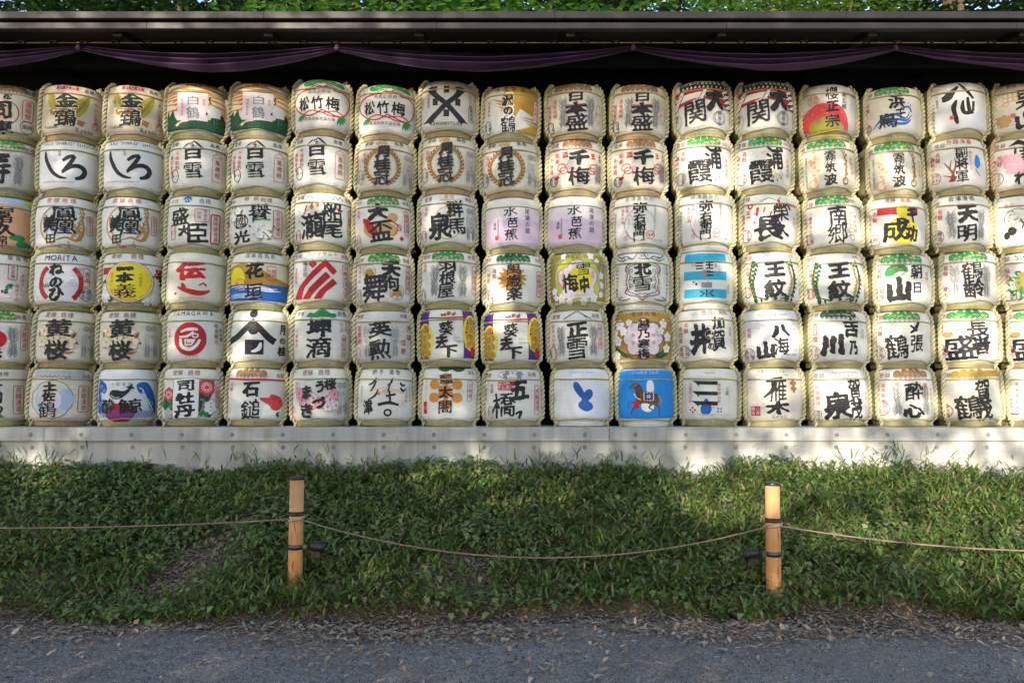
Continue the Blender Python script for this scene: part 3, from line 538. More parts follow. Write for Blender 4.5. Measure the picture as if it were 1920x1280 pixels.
'f2': ('w','s',[H('登録',-36,-46,10), H('商標',4,-46,11), P('r',[(-56,-25),(50,-26),(50,-14),(-56,-12)]), flower(32,-22,13,'w',8,None,None,.3), P('d',[(22,-12),(50,-14),(50,8),(40,0),(34,10),(26,0)]), P('d',[(-56,0),(-46,-8),(-44,20),(-56,14)]), scatter(30,26,22,12,26,7,'g',3,.6), scatter(-40,28,14,10,14,7,'g',6,.6), *[flower(x,y,11,'w',9,None,'e',.35) for x,y in ((36,2),(30,16),(42,16),(24,32),(38,30),(-46,14),(-48,28))], E('h',-10,2,41,38), E('C',-10,2,39,36.5), E('h',-10,2,36.5,34.5), E('y',-10,2,35.5,33.5), G('一',-17,-21,28,7,'k',.07), G('本',-17,-5,30,20,'k',.07), G('義',-16,19,34,26,'k',.06), V('越前勝山',-38,-14,6,'h'), V('芳醇清酒',10,-14,6,'h'), H('IPPONGI',-14,32,4.5,'n'), seal('超特',-34,20,4.5,'h')]),
'f3': ('c','s',[G('伝',-14,-16,54,34,'r',.07,.4), S('r',[3,9,4],[(-28,6),(-25,14),(-24,22)]), S('r',[2,8,10,9,4],[(-36,14),(-20,20),(0,24),(14,22),(22,18)]), S('r',[2,4],[(2,10),(10,5),(16,10)],False), S('r',[4,2],[(-40,28),(-37,24)],False), H('Ippongi Kubohonten',-10,33,4.6,'E')]),
'f4': ('w','s',[H('日本百名水',-4,-46,10,'k',1.2), BG('C',-32,8,-62,60), P('h',[(-56,10),(-56,-20),(-44,-30),(-30,-32),(-16,-24),(0,-20),(20,-8),(50,4),(50,12)],True), E('y',-44,0,18,24,0), BG('b',8,38,-62,60), *[S('w',[.5,2.6,.5],[(-54+i*7,13+i%3*3),(-30+i*5,11+i%4*3),(-6+i*6,15+i%2*4)]) for i in range(8)], *[S('l',[.5,3,.5],[(-54,28+i*3),(-30,26+i*3),(0,29+i*3)]) for i in range(3)], G('花',-14,-18,34,32,'k',.05), G('垣',-14,21,32,30,'k',.045), square('越前大野',18,-14,17,26,'r'), seal('七宝',-38,8,10,'r')]),
'f5': ('w','s',[H('登録',-46,-43,9), H('フクマサムネ',-2,-46,9.5,'h'), H('商標',42,-43,9), P('r',[(-19,-36),(-10,-27),(-19,-19),(-27,-28)]), P('r',[(5,-37),(26,-14),(18,-7),(5,-22),(-15,-4),(-34,17),(-39,37),(-51,37),(-43,15),(-25,-8)]), P('r',[(5,-13),(14,-4),(-15,24),(-25,37),(-38,37),(-25,17)]), P('r',[(18,-1),(26,8),(7,23),(-3,37),(-18,37),(-5,20)]), V('福正宗',-32,-34,10,'k'), frame('冷醇清酒',42,-6,13,44), O('i',42,23,6,6,.9), O('i',42,32,8,8,.9), V('逸品',42,18,8,'i'), RC('登録清酒',None,-48,-22,7,'i')]),
'f6': ('w','s',[H('登録',-47,-41,9), pine(-1,64), H('商標',42,-41,9), *[ALL(O('h',x,y,r,r,1), *[leaf(x,y+4,r*.95,-90+a,'h',.3) for a in range(-100,101,22)], S('h',1.6,[(x,y+3),(x,y+r)],False)) for x,y,r in ((-28,-17,14),(25,20,14))], G('天',13,-22,36,32,'k',.075), G('狗',12,5,34,32,'k',.06), G('舞',-19,12,44,54,'k',.065), frame('芳醇清酒',44,-4,11,50), RC('文政六年',None,-45,-30,8), square('車多酒造',-45,26,10,20,'n')]),
'f7': ('w','s',[H('登録',-42,-43,9), pine(-2,64), H('商標',42,-43,9), phx(-25,1,'E',32,-28), phx(26,-1,'E',32,-28), G('羽',-3,-23,32,21,'k',.035), G('根',-2,-1,30,24,'k',.04), G('屋',-4,22,30,26,'k',.05), frame('芳醇清酒',46,-1,11,52), RC('名聲','希四海',-43,-30,8), seal('富美菊',-45,29,6,'n',11)]),
'f8': ('w','s',[pine(0,66,'d','g'), H('登録',-46,-43,8), H('商標',46,-42,8), *[leaf(-2,-4,29,a,'h',.30) for a in range(0,360,23)], *[leaf(-2,-4,25,a,'o',.16) for a in range(0,360,23)], E('B',-2,-4,5,5), *[G(c,2,y,28,24,'k',.035) for c,y in (('萬',-24),('歳',0),('楽',24))], frame('芳醇無比',45,3,11,48), RC('福壽','無双',-34,-24,9), seal('小堀謹醸',-41,28,7.5,'n',12)]),
'f9': ('w','s',[BG('m',-54,38,-66,60), E('G',2,0,46,48), O('e',2,0,44,46,1.4), O('e',2,-2,50,50,1), flower(2,0,39,'t',5,None,None,.75), flower(2,0,36.5,'P',5,None,None,.75), E('P',2,0,26,26), E('y',6,-2,23,24), H('上越高田酒',2,-44,7,'h'), G('雪',13,-22,26,24,'k',.06), G('中',14,8,18,32,'k',.07), G('梅',-12,4,30,36,'k',.065), V('清酒',29,-18,6.5,'i'), V('花香美味清酒',-24,-22,5.5,'i'), H('せっちゅうばい',4,27,4.4,'i'), *[flower(x,y,r,'w',5,'y') for x,y,r in ((28,-46,7),(38,-36,6),(44,-10,7),(44,8,7),(30,32,8),(42,26,6),(-24,-46,6),(-40,18,7),(-28,32,8),(-38,30,6),(-14,38,6),(12,38,7))], S('e',2,[(46,-30),(38,0),(48,30)]), seal('雪中',-44,34,5,'r')]),
'g0': ('w','s',[H('1872',6,-46,6,'k'), FR('k',6,-46,18,11,1), *[S('k',1.6,[(sx*46,-50),(sx*38,-44),(sx*26,-46),(sx*14,-40),(sx*6,-54)]) for sx in (1,-1)], *[S('k',1.2,[(sx*46,-44),(sx*36,-38),(sx*20,-42)]) for sx in (1,-1)], *[O('k',sx*34+1,-40,5,3,1) for sx in (1,-1)], *[S('k',[1.4]*8,[(4+sx*10,-34),(4+sx*18,-33),(4+sx*29,-28),(4+sx*32,-20),(4+sx*27,-12),(4+sx*30,2),(4+sx*27,14),(4+sx*32,22),(4+sx*24,27),(4+sx*10,30),(4,37)]) for sx in (1,-1)], *[S('k',[1.2]*8,[(4+sx*8,-31),(4+sx*24,-26),(4+sx*26,-16),(4+sx*22,-10),(4+sx*25,2),(4+sx*22,12),(4+sx*26,20),(4+sx*14,25),(4,32)]) for sx in (1,-1)], *[O('k',4+sx*21,y,3,3,1) for sx in (1,-1) for y in (-18,-4,10)], *[S('k',1.4,[(4+sx*36,30),(4+sx*44,34),(4+sx*34,36),(4+sx*22,34)]) for sx in (1,-1)], G('北',5,-21,32,26,'k',.075), G('雪',5,6,34,28,'k',.07), ROT('SAKE ISLAND',-25,-2,6.5,'r'), ROT('SADO ISLAND',34,-2,6.5,'r',90), ROT('HOKUSETSU',-42,0,9,'k',-90), ROT('HOKUSETSU',48,0,9,'k',90), H('SAKE JAPAN',5,25,4,'k'), E('r',5,32,1,1)]),
'g1': ('w','s',[B('c',6,-40,84,17), B('c',6,-7,84,16), B('c',6,26,84,16), *[S('k',2.4,[(-12,y),(2,y)],False) for y in (-30,-25,-20)], *[S('k',2.4,[(6,y),(20,y)],False) for y in (-31,-26,-20)], S('k',2.4,[(13,-35),(13,-20)],False), B('E',8,-10,14,14), *[S('k',2.6,[(8,y),(20,y)],False) for y in (-13,-7)], E('k',-16,5,1.6,1.6), E('k',-11,9,2.2,2.2), E('k',10,4,1,1), B('E',8,11,19,10), E('k',8,11,1,1), S('k',2.2,[(8,19),(8,33)],False), S('k',2.2,[(-4,22),(4,26),(-4,32)],False), S('k',2.2,[(20,20),(13,26),(21,32)],False), seal('上',-16,-29,4,'i'), FR('i',-14,26,5,6,.8), V('ふくみつ',31,-28,4,'E'), FR('k',46,18,4,16,.7), V('清酒',24,-30,4,'k')]),
'g2': ('w','s',[H('登録',-36,-43,9,'i'), H('商標',46,-44,8,'i'), *[S('d',[2,3,2],[(8+sx*14,-34),(8+sx*36,-26),(8+sx*40,0),(8+sx*36,26),(8+sx*14,36)]) for sx in (1,-1)], *[leaf(8+sx*(39-abs(y)*.22+q),y,9,ang,k,.5) for sx in (1,-1) for y in range(-30,36,7) for q,ang,k in ((-3,80+y,'d'),(2,10+y*2,'d'),(0,200+y,'h'),(3,280,'d'))], *[leaf(8+sx*x,32+x%3,8,x*20,'d',.5) for sx in (1,-1) for x in (8,15,22,29)], G('王',13,-19,38,29,'k',.065), G('紋',13,17,40,34,'k',.065), RC('名聲','希四海',-36,-26,8), seal('王紋酒造',-37,21,9.5)]),
'g3': ('w','s',[H('登録',-36,-43,9.5), pine(10,76), P('g',[(-22,-16),(-16,-28),(-2,-34),(12,-32),(20,-24),(18,-18),(6,-20),(-6,-14),(-18,-10)],True), *[E('h',-10+i*8,-23-i%2*4,4,1.6,-10) for i in range(3)], S('k',.9,[(-18,-8),(-4,-14),(4,-10),(14,-16)],False), G('朝',36,-20,24,30,'k',.065), G('日',37,11,15,20,'k',.075), G('山',4,14,42,46,'k',.11), RC('名穀','輝四海',-31,-26,9.5), seal('越後酒造',-32,22,12), V('登録',54,-20,8,'i')]),
'g4': ('w','s',[H('登録',-42,-42,10), pine(14,68), phx(-14,-1,'e',34,-28), phx(44,1,'e',34,-28), G('鶴',18,-17,36,36,'k',.06), G('齢',21,16,36,36,'k',.06), RC('名聲','冠天下',-30,-28,9.5), seal('青木酒造',-36,22,12.5), H('かくれい',20,36,6,'r')]),
'g5': ('w','s',[H('登録',-34,-42,9,'E'), scatter(-6,-42,6,4,5,6,'g',2), S('E',.9,[(-14,-38),(0,-42),(14,-38)]), *[leaf(6,4,26,a,'g',.3) for a in range(100,260,18)], *[O('o',8,6,18-i*5,20-i*5,4) for i in range(4)], scatter(-12,10,14,26,26,9,'g',8), RC('長生百','千年壽',-28,-24,9.5), square('菊水酒造醸',-29,27,28,18,'k')]),
# fifth row
'h0': ('w','s',[H('商標',33,-43,10), pine(-3,44), E('r',-12,0,16,16), phx(18,-1,'E',34,-26), frame('芳醇清酒',39,-5,14,46), G('光',-20,26,34,20,'k',.06)]),
'h1': ('c','s',[H('登録',-38,-44,10), H('商標',-8,-44,10.5), scatter(-28,0,30,26,12,11,'n',3,.4), scatter(0,10,18,14,8,11,'n',6,.4), *[flower(x,y,r,'C',5,'h','h') for x,y,r in ((-46,-14,10),(-38,-6,11),(-8,-12,11),(-4,6,13),(-34,10,12),(-28,0,9),(-48,6,10))], S('n',[1,4,1],[(-18,20),(-4,26),(8,22)]), G('黄',-22,-20,42,34,'k',.05), G('桜',-25,20,38,36,'k',.055), ghost(33,'清酒')]),
'h2': ('w','s',[H('TAMAGAWA',-9,-46,11.5,'k',1.15), E('r',-13,1,30,31), S('w',[3,5,6,4],[(-30,-12),(-20,-16),(-6,-17),(2,-16)]), S('w',[3,5,4],[(-32,-3),(-18,-4),(-6,-12)]), O('w',-3,-5,5,3.4,2.4), S('w',[5,6,7,6,4],[(-30,0),(-28,14),(-14,20),(-2,14),(6,2)]), P('w',[(-24,2),(-2,2),(-10,14),(-22,14)]), S('r',2,[(-20,5),(-18,10),(-10,8)]), H('たまがわ',-10,34,5.5,'E'), V('地酒蔵元',36,-28,9,'k'), V('純米酒',44,-20,8,'k'), V('大吟醸',-49,-20,5.5,'r')]),
'h3': ('w','s',[E('k',-15,-46,8,8), S('k',[8,11,12,13],[(-13,-34),(-30,-16),(-44,-2),(-56,6)]), S('k',[8,11,12,13],[(-17,-34),(0,-16),(14,-2),(26,6)]), P('k',[(-22,-30),(-15,-38),(-8,-30)]), E('k',-14,-16,10,9), B('k',-12,16,34,27), P('w',[(-2,8),(2,8),(1,20),(-10,26),(-18,24),(-8,18)],True), V('月の桂',40,-26,17,'k',1.18), G('月',40,-18,13,19,'k',.03), G('の',40,4,11,10,'k',.03), G('桂',39,22,19,18,'k',.035), V('京都',-52,16,6,'i')]),
'h4': ('w','s',[H('登録',-44,-44,9,'k'), P('g',[(-32,-38),(-26,-46),(-18,-44),(-12,-50),(0,-53),(8,-48),(16,-44),(24,-44),(22,-37),(8,-38),(-8,-37),(-20,-37)],True), *[O('d',-4+i*9,-43+abs(i)*1.5,4,3,.9) for i in range(-2,3)], H('商標',36,-44,10.5,'k'), G('坤',-9,-18,46,36,'k',.09), G('滴',-9,18,46,36,'k',.08), V('京都',42,-31,9,'t'), V('伏見',33,-29,9,'t'), FR('i',38,16,10,40,.9), V('東山酒造',38,-2,8.6,'r'), RC('千種寿酒',None,-48,-16,8,'i')]),
'h5': ('g','s',[H('登録',-44,-43,8), H('商標',38,-43,8), phx(-28,1,'e',36,-24), phx(20,-1,'e',36,-24), G('英',-7,-18,42,32,'k',.075), G('勲',-7,19,40,38,'k',.065), V('芳味',46,-26,13,'r',1.25), V('佳絶',36,0,13,'r',1.25), RC('富貴榮',None,-44,-26,11), V('永昌',-50,-8,9,'i'), seal('合醸',-46,26,6,'i',12)]),
'h6': ('w','s',[BG('v',-50,38,-66,-36), BG('v',-50,38,32,66), *[ALL(O('y',x,y,17,31,5), *[flower(x,y+q,15,'h',3,None,'y') for q in (-14,2,17)]) for x,y in ((-42,6),(43,-8))], *[flower(44,22+i*7,6,'r',5,None) for i in range(2)], V('第二',40,-6,8,'r'), S('r',2.4,[(-34,-37),(0,-36),(34,-38)]), *[ALL(leaf(-6+i*9,-40,8,200+i*50,'d',.5), E('s',-4+i*8,-42-i%2*3,3,2.6)) for i in range(3)], G('葵',-2,-16,27,28,'k',.06), G('天',-11,9,24,22,'k',.06), G('下',2,25,32,22,'k',.05), H('AOI',16,0,5.5,'E'), H('TENKA',20,7,5.5,'E'), V('御守',-38,-24,8,'r')]),
'h7': ('w','s',[H('登録',-36,-42,9), H('商標',38,-42,9), *[S('k',1.6,[(4+sx*2,-50),(4+sx*12,-44),(4+sx*26,-36)]) for sx in (1,-1)], S('k',1.4,[(-4,-46),(4,-51),(12,-46),(22,-38)],False), phx(-26,-1,'E',32,-26), phx(32,1,'E',32,-26), G('正',4,-16,38,30,'k',.075), G('雪',3,18,36,38,'k',.075), frame('駿河清酒',44,-4,11,44,'i'), RC('純米大吟醸',None,-40,-28,8,'i'), seal('神沢川酒造',-41,26,9,'n',12)]),
'h8': ('w','s',[BG('h',-54,38,-66,60), H('登録商標',6,-46,9,'u',1.4), flower(5,0,37,'n',8,None,None,.6), flower(5,0,34.5,'P',8,None,None,.6), E('P',5,0,26,31), *[S('d',[1,3,4],[(x,y),(x*.8,y+16),(x*.5,y+24)]) for x,y in ((-48,10),(52,6))], *[S('u',1.4,p) for p in ([(-44,-32),(-38,-16),(-44,4)],[(44,-34),(48,-10),(40,12)],[(-50,10),(-36,24),(-14,36)])], P('d',[(-48,8),(-34,22),(-14,34),(-30,34),(-44,22)]), P('d',[(52,12),(42,26),(20,34),(36,36),(50,26)]), *[flower(x,y,r,'w',5,'y','e') for x,y,r in ((-38,-26,10),(-46,-10,9),(-30,-14,8),(-40,4,9),(-42,30,8),(40,-28,9),(46,-4,9),(34,-14,7),(44,18,8),(-20,-30,6))], *[G(c,5,y,20,18,'k',.04) for c,y in (('越',-27),('乃',-9),('寒',9),('梅',27))], V('清酒',-13,-10,7,'i',2), V('特撰',22,-10,7,'i',2)]),
'h9': ('w','s',[H('登録',26-16,-46,11), H('商標',46-6,-46,9.5), G('加',29,-27,27,24,'k',.065), G('賀',29,5,30,38,'k',.065), G('の',14,16,12,12,'k',.05), G('井',-5,2,38,56,'k',.10), RC('名聲','希四海',-30,-30,10), seal('加賀高藩',-34,24,11,'n'), V('清酒',50,-20,8,'i'), O('f',12,-6,8,8,.8)]),
'i0': ('W','s',[H('Hakkaisan',14,-43,10.5,'E',1.25), G('八',27,-12,36,24,'k',.085), G('海',27,16,30,32,'k',.075), G('山',-3,22,34,32,'k',.11), RC('名聲','希四海',-33,-20,9,'i'), seal('八海醸造',-34,29,11,'n'), FR('i',50,4,8,40,.9), H('清酒八海醸造',44,32,4,'k')]),
'i1': ('w','s',[H('登録',-36,-45,9.5), pine(10,66,'d','t',-46), zig(12,70,-40,6), G('吉',33,-21,32,36,'k',.07), G('乃',36,16,16,26,'k',.06), G('川',-2,12,42,40,'k',.12), RC('吉日煌',None,-32,-31,12), V('祝酉',-43,-10,11,'r'), seal('吉祥黒松',-35,26,12.5), V('名酒',52,-20,9,'e')]),
'i2': ('w','s',[H('登録',-34,-42,10), pine(12,68), S('k',[4,7,3],[(42,-34),(34,-18),(26,-12)]), S('k',[3,6],[(26,-26),(38,-16)],False), G('張',38,8,24,32,'k',.045), G('鶴',1,14,40,46,'k',.075,.6), RC('名聲','輝四海',-30,-27,10), seal('宮尾酒造',-33,25,12.5)]),
'i3': ('w','s',[H('登録',-36,-42,10), pine(14,74), S('f',1,[(0,-6),(6,-22),(22,-28),(26,-14),(14,-8)]), O('f',8,-12,12,8,1), G('長',30,-19,38,32,'k',.08), G('者',35,13,34,36,'k',.075), G('盛',-3,17,56,44,'k',.09), E('t',-26,-8,9,4.5,-15), O('B',-26,-8,9,4.5,.9), S('B',.9,[(-30,-7),(-22,-9)],False), S('i',1.6,[(36,30),(44,24),(48,34)]), RC('福徳','壽千歳',-38,-28,9.5), seal('新潟銘醸',-39,23,12.5)]),
# bottom row
'j0': ('c','s',[H('商標',4,-43,9), G('高',-14,-8,30,40,'k',.045), G('砂',-10,24,26,22,'k',.045), frame('芳醇清酒',33,5,18,52), leaf(-2,34,9,20,'g',.5), leaf(0,30,9,80,'g',.5)]),
'j1': ('c','T',[BG('e',-53,-36,-52,46), H('商標',40,-39,8), zig(-18,60,-37,5,'k'), *[S('k',.9,[(-19+36*math.cos(a)*q,4+34*math.sin(a)*q) for a,q in [(t*.2,1+.045*abs(math.sin(t*.2*5))) for t in range(33)]])], O('l',-30,4,20,24,5,90,250), O('l',-26,6,16,20,3,80,260), E('l',4,4,13,20), E('P',-14,6,10,16), *[S('l',.9,[(-46,20+i*4),(-30,18+i*4),(0,22+i*4)]) for i in range(3)], G('土',-25,-19,25,18,'k',.085), G('佐',-26,-1,24,19,'k',.055), G('鶴',-28,23,32,30,'k',.07), frame('芳醇清酒',37,3,20,48)]),
'j2': ('W','s',[H('土佐清酒',-17,-24,7,'E',1.4), P('b',[(-56,-28),(-46,-26),(-42,-16),(-46,-6),(-52,-10),(-50,8),(-46,18),(-56,28)],True), P('b',[(12,-22),(22,-28),(34,-26),(44,-10),(50,10),(50,30),(40,22),(34,8),(26,-6),(18,-8)],True), *[S('w',[.6,2.4,.6],[(16+i*6,-18+i*8),(24+i*5,-14+i*9),(28+i*5,-4+i*9)]) for i in range(5)], *[O('l',30+i%3*6,2+i*5,3,3,1.2) for i in range(6)], *[O('l',-52+i%2*5,-20+i*8,2.6,2.6,1.1) for i in range(5)], P('k',[(-37,-6),(-32,-13),(-22,-13),(-12,-11),(-4,-15),(0,-19),(3,-17),(-2,-9),(-10,-2),(-20,3),(-31,2)],True), P('k',[(-8,-19),(0,-21),(5,-27),(5,-20),(9,-16),(0,-15)]), S('e',2,[(-34,-4),(-26,1),(-18,0)]), E('r',-18,29,26,18), *[O('b',-54+i*8+(j%2)*4,29+j*4,4.4,4.4,.9,180,360) for i in range(13) for j in range(3)], *[O('b',-54+i*8+(j%2)*4,29+j*4,2.2,2.2,.8,180,360) for i in range(13) for j in range(3)], G('酔',-38,16,25,27,'k',.065), G('鯨',2,16,38,27,'k',.065)]),
'j3': ('w','s',[H('登録',-30,-44,10), H('商標',2,-44,11), P('d',[(-56,14),(-50,-4),(-38,-8),(-34,0),(-34,34),(-44,38),(-50,24)]), P('d',[(12,-22),(24,-32),(40,-30),(38,-12),(30,10),(42,26),(34,38),(22,34),(12,26)]), scatter(20,26,18,10,12,11,'g',4,.6), scatter(-44,18,8,18,10,10,'g',5,.6), *[ALL(flower(x,y,r,'s',6,None,'n',.7), O('w',x,y,r*.4,r*.34,1.2), O('P',x,y,r*.62,r*.55,1)) for x,y,r in ((-43,-4,12),(26,-18,15))], flower(34,18,13,'w',6,'e','E'), flower(-42,30,10,'e',5,None,'k'), S('E',3,[(14,4),(22,8),(16,28)]), B('w',-12,2,45,72), FR('B',-12,2,45,72,1,2), G('司',-13,-21,30,20,'k',.075), G('牡',-13,2,32,22,'k',.06), G('丹',-13,26,36,24,'k',.06), frame('芳醇無比',46,-4,10,44,'i'), RC('名聲四海',None,-52,-26,7)]),
'j4': ('w','R',[pineband(-14,60), H('商標',42,-40,9), G('石',-12,-14,32,28,'k',.055), G('鎚',-12,22,34,36,'k',.06), P('w',[(14,18),(36,0),(46,6),(44,30),(10,34)]), P('s',[(28,-6),(42,0),(46,14),(38,24),(28,22),(22,14),(8,6),(6,1),(22,0),(24,-4)],True), E('k',32,5,3,2), E('k',41,8,2,1.6), S('k',1.2,[(28,0),(36,1)],False), leaf(36,32,9,20,'d',.6), leaf(36,32,9,-40,'d',.6), RC('名聲',None,-48,-26,8), V('伊豫西条',-54,-18,7), seal('吟醸',-52,22,5,'i',9)]),
'j5': ('w','s',[H('登録',-28,-44,10.5), H('商標',4,-44,11), scatter(-20,18,24,16,14,9,'s',3,.3), scatter(18,12,16,12,10,9,'s',5,.3), *[flower(x,y,9,'p' if i%2 else 'P',5,'r','s') for i,(x,y) in enumerate(((-16,2),(-36,6),(-30,18),(-6,10),(14,6),(22,-4),(10,18),(-40,-6),(24,16)))], G('桜',15,-23,22,22,'k',.045), G('う',-4,-18,15,22,'k',.06), G('づ',-6,10,22,22,'k',.06), G('ま',-27,-9,18,24,'k',.06), G('き',-28,24,22,26,'k',.06), ghost(37,'清酒'), RC('名聲','愛媛松山',-44,-28,7.5,'i'), seal('桜醸',-50,26,5,'i',11)]),
'j6': ('w','s',[H('伊予',-19,-46,10,'k',1.3), H('道後',14,-46,10,'k',1.3), E('r',-15,-6,2.4,2.4), *[S('f',[.4,1.4,.4],[(-40+i*8,-6+i%3*3),(-20+i*9,-14+i%2*4),(10+i*6,-20+i*4)]) for i in range(5)], *[O('f',26+i*4,10-i%2*5,4,6,.8) for i in range(3)], S('k',[2,4,2],[(-20,-36),(-26,-26),(-34,-22)]), S('k',[2,4,2],[(-20,-30),(-24,-20),(-30,-10)]), S('k',[2,4,2],[(-16,-14),(-22,-2),(-32,4)]), G('津',-34,18,20,28,'k',.04), S('k',[2,4,2],[(10,-36),(6,-26),(0,-22)]), S('k',[3,5,2],[(24,-28),(28,-22),(34,-24)]), S('k',[3,5,2],[(24,-18),(30,-12),(34,-16)]), S('k',[3,3],[(4,-24),(2,-10)],False), S('k',[4,4],[(-2,-2),(16,-6)],False), S('k',[3,4],[(4,-12),(6,8)],False), S('k',[5,6,4],[(-16,14),(4,10),(22,14)]), O('k',2,28,6,5.4,3.4), V('合名岡田',36,-20,7,'E'), V('清酒仁喜多津',43,-24,5,'E'), V('愛媛県松山市',-45,-20,5,'E')]),
'j7': ('w','s',[P('d',[(-26,-54),(30,-54),(24,-48),(12,-46),(2,-50),(-10,-46),(-22,-49)],True), H('商標',40,-45,8), *[ALL(leaf(-8,-11,20,a,'o',.5), E('o',-8+24*math.cos(R_(a)),-11+24*math.sin(R_(a)),10,9)) for a in (-90,-30,30,90,150,210)], E('o',-8,-11,8,8), G('瓢',-8,-33,25,18,'k',.04), G('太',-8,-9,26,22,'k',.05), G('閤',-9,18,24,24,'k',.05), frame('日本酒',36,-12,11,36,'i'), V('ひさごたいこう',-43,-36,6,'E'), square('秀吉大閤',-44,20,9,22,'r',True)]),
'j8': ('w','s',[H('登録',-46,-42,8.5), ALL(*[leaf(-20+i*5,-43,12,i*70,'E',.5) for i in range(9)]), O('E',-4,-43,24,7,1), H('商標',36,-42,9.5), G('五',12,-13,36,38,'k',.085), G('橋',-18,14,46,46,'k',.06), S('k',[3,6,4],[(4,30),(14,26),(10,38)]), G('酒',-20,-22,12,13,'r',.03), FR('r',-20,-22,14,15,1,1), G('宝',-5,-22,12,13,'r',.03), FR('r',-5,-22,14,15,1,1), frame('芳醇清酒',43,5,12,54), RC('名酒','冠天下',-38,-26,8), seal('酒井酒造',-40,27,6,'n',11)]),
'j9': ('W','s',[H('Ohmine Sake',3,-46,9.5,'l',1.0), P('b',[(-13,-24),(-8,-28),(-2,-24),(6,-10),(8,-2),(2,2),(-4,-4),(-11,-14)],True), P('b',[(4,-2),(10,-12),(18,-14),(22,-8),(20,0),(10,10),(2,10)],True), P('b',[(0,8),(10,6),(20,12),(22,20),(14,26),(4,24),(-4,16)],True)]),
'k0': ('W','s',[BG('a',-54,38,-60,60), H('Ohmine Sake',4,-46,9.5,'l',1.0), E('w',13,-19,7,14), E('w',8,16,12,10), P('u',[(-12,0),(-8,-8),(4,-10),(16,-8),(26,-6),(28,4),(24,14),(12,12),(2,10),(-8,12),(-14,8)],True), P('u',[(-12,2),(-14,-12),(-18,-18),(-24,-16),(-23,-22),(-12,-28),(-4,-22),(0,-8),(-4,4)],True), S('h',1.4,[(-22,-20),(-14,-22),(-10,-26)]), S('u',[4,2.4,2],[(-8,8),(-26,8),(-28,18)],False), S('u',[4,3,2],[(-10,8),(-20,22),(-24,32)],False), S('u',[5,3,2],[(22,10),(30,20),(28,34)],False), S('u',[5,3,2],[(16,10),(10,18),(18,24)],False), S('h',[2,4,1],[(26,-4),(32,4),(30,14)]), P('v',[(2,-10),(18,-10),(20,6),(2,6)]), FR('C',10,-2,17,14,1.4,1), P('r',[(-20,8),(-10,4),(-6,16),(-14,22)]), S('C',1.6,[(-16,-8),(-12,0),(-4,4)]), H('峰',10,-2,8,'C')]),
'k1': ('w','s',[H('SAN SAN',4,-44,4,'E'), *[P('k',[(-28,y),(18,y),(18,y+6.5),(-16,y+6.5),(-14,y+12),(-20,y+5)]) for y in (-29,-10,8)], P('b',[(-2,2),(5,12),(8,22),(4,30),(-3,32),(-10,29),(-12,21),(-8,11)],True), P('k',[(-26,8.2),(18,8.2),(18,14.5),(-15,14.5)]), *[E('r',-26+a,24+b,1.9,1.9) for a,b in ((-4,0),(4,0),(0,-4),(0,4))], *[B('b',22+a,23+b,3,3) for a,b in ((-2.5,-2.5),(2.5,-2.5),(-2.5,2.5),(2.5,2.5))], V('名聲希四海',-31,-26,7,'i'), V('清酒岡山県',20,-26,7,'i'), V('三芳',35,-20,8,'k'), FR('e',0,-2,84,66,.6), V('醸造元',-46,-16,5,'l'), H('SANYO HAI',0,33,4,'E')]),
'k2': ('c','s',[H('水際の光に生きる',2,-47,6,'k'), H('Life begins at the water edge',2,-41,4.5,'E'), S('k',[4,8,5],[(22,-36),(6,-32),(-8,-30)]), S('k',[5,7,3],[(10,-30),(2,-12),(-12,0)]), G('雁',14,-12,30,38,'k',.05), G('木',13,19,42,24,'k',.07), H('GANGI',16,35,7,'k',1.3), square('八百醸造',-27,25,17,17,'r',True), flower(42,-26,8,'B',4,'t'), flower(42,-16,7,'B',4,'t')]),
'k3': ('w','s',[H('登録',-29,-40,10,'E'), *[O('E',-2+i*8,-40,5,5,1.1) for i in range(6)], FR('E',18,-40,56,12,.8,3), G('賀',36,-12,26,42,'k',.06), G('茂',38,24,26,38,'k',.06), G('泉',3,16,48,52,'k',.095), RC('天與美禄','傳萬壺',-31,-23,9,'i'), square('賀茂泉酒造',-37,33,22,17,'n'), V('清酒',54,-10,8,'e')]),
'k4': ('w','s',[H('登録',-28,-41,10), pineband(24,66), phx(-6,-1,'E',34,-24), phx(46,1,'E',34,-24), G('酔',26,-11,33,34,'k',.08), G('心',25,25,40,26,'k',.065), H('君',-5,-24,10,'i'), H('賞',46,-22,9,'r'), RC('太平歡樂','萬々歳',-30,-27,9), seal('酔心山根',-33,20,13,'r'), V('登録清酒',56,-18,8,'i')]),
'k5': ('c','s',[H('登録',-36,-41,10.5), pine(16,74,'h','m',-43), BG('h',-48,-37,-4,50), *[O('f',14+8*math.cos(a),-4+6*math.sin(a),9,5,1) for a in (0,1.2,2.4,3.6,4.8)], G('賀',33,-10,28,44,'k',.065), G('茂',36,23,26,40,'k',.065), G('鶴',4,18,44,44,'k',.075), O('n',-38,24,12,12,1,0,360), O('n',-38,24,14,11,.8), V('賀茂鶴',-34,13,7,'n'), V('西條',-43,15,7,'n')]),
'k6': ('w','s',[H('辰',8,-42,11,'r'), V('利守酒造株式会社',-32,-12,6,'k'), V('岡山県赤磐市西軽部',-38,-20,4.5,'k'), *[V('酒米雄町純米',-20+i*10,-28,6.4,'k' if i%2==0 else 'e',1.7) for i in range(4)], B('r',-29,34,14,9), H('雄町',-29,34,6,'w')]),
}
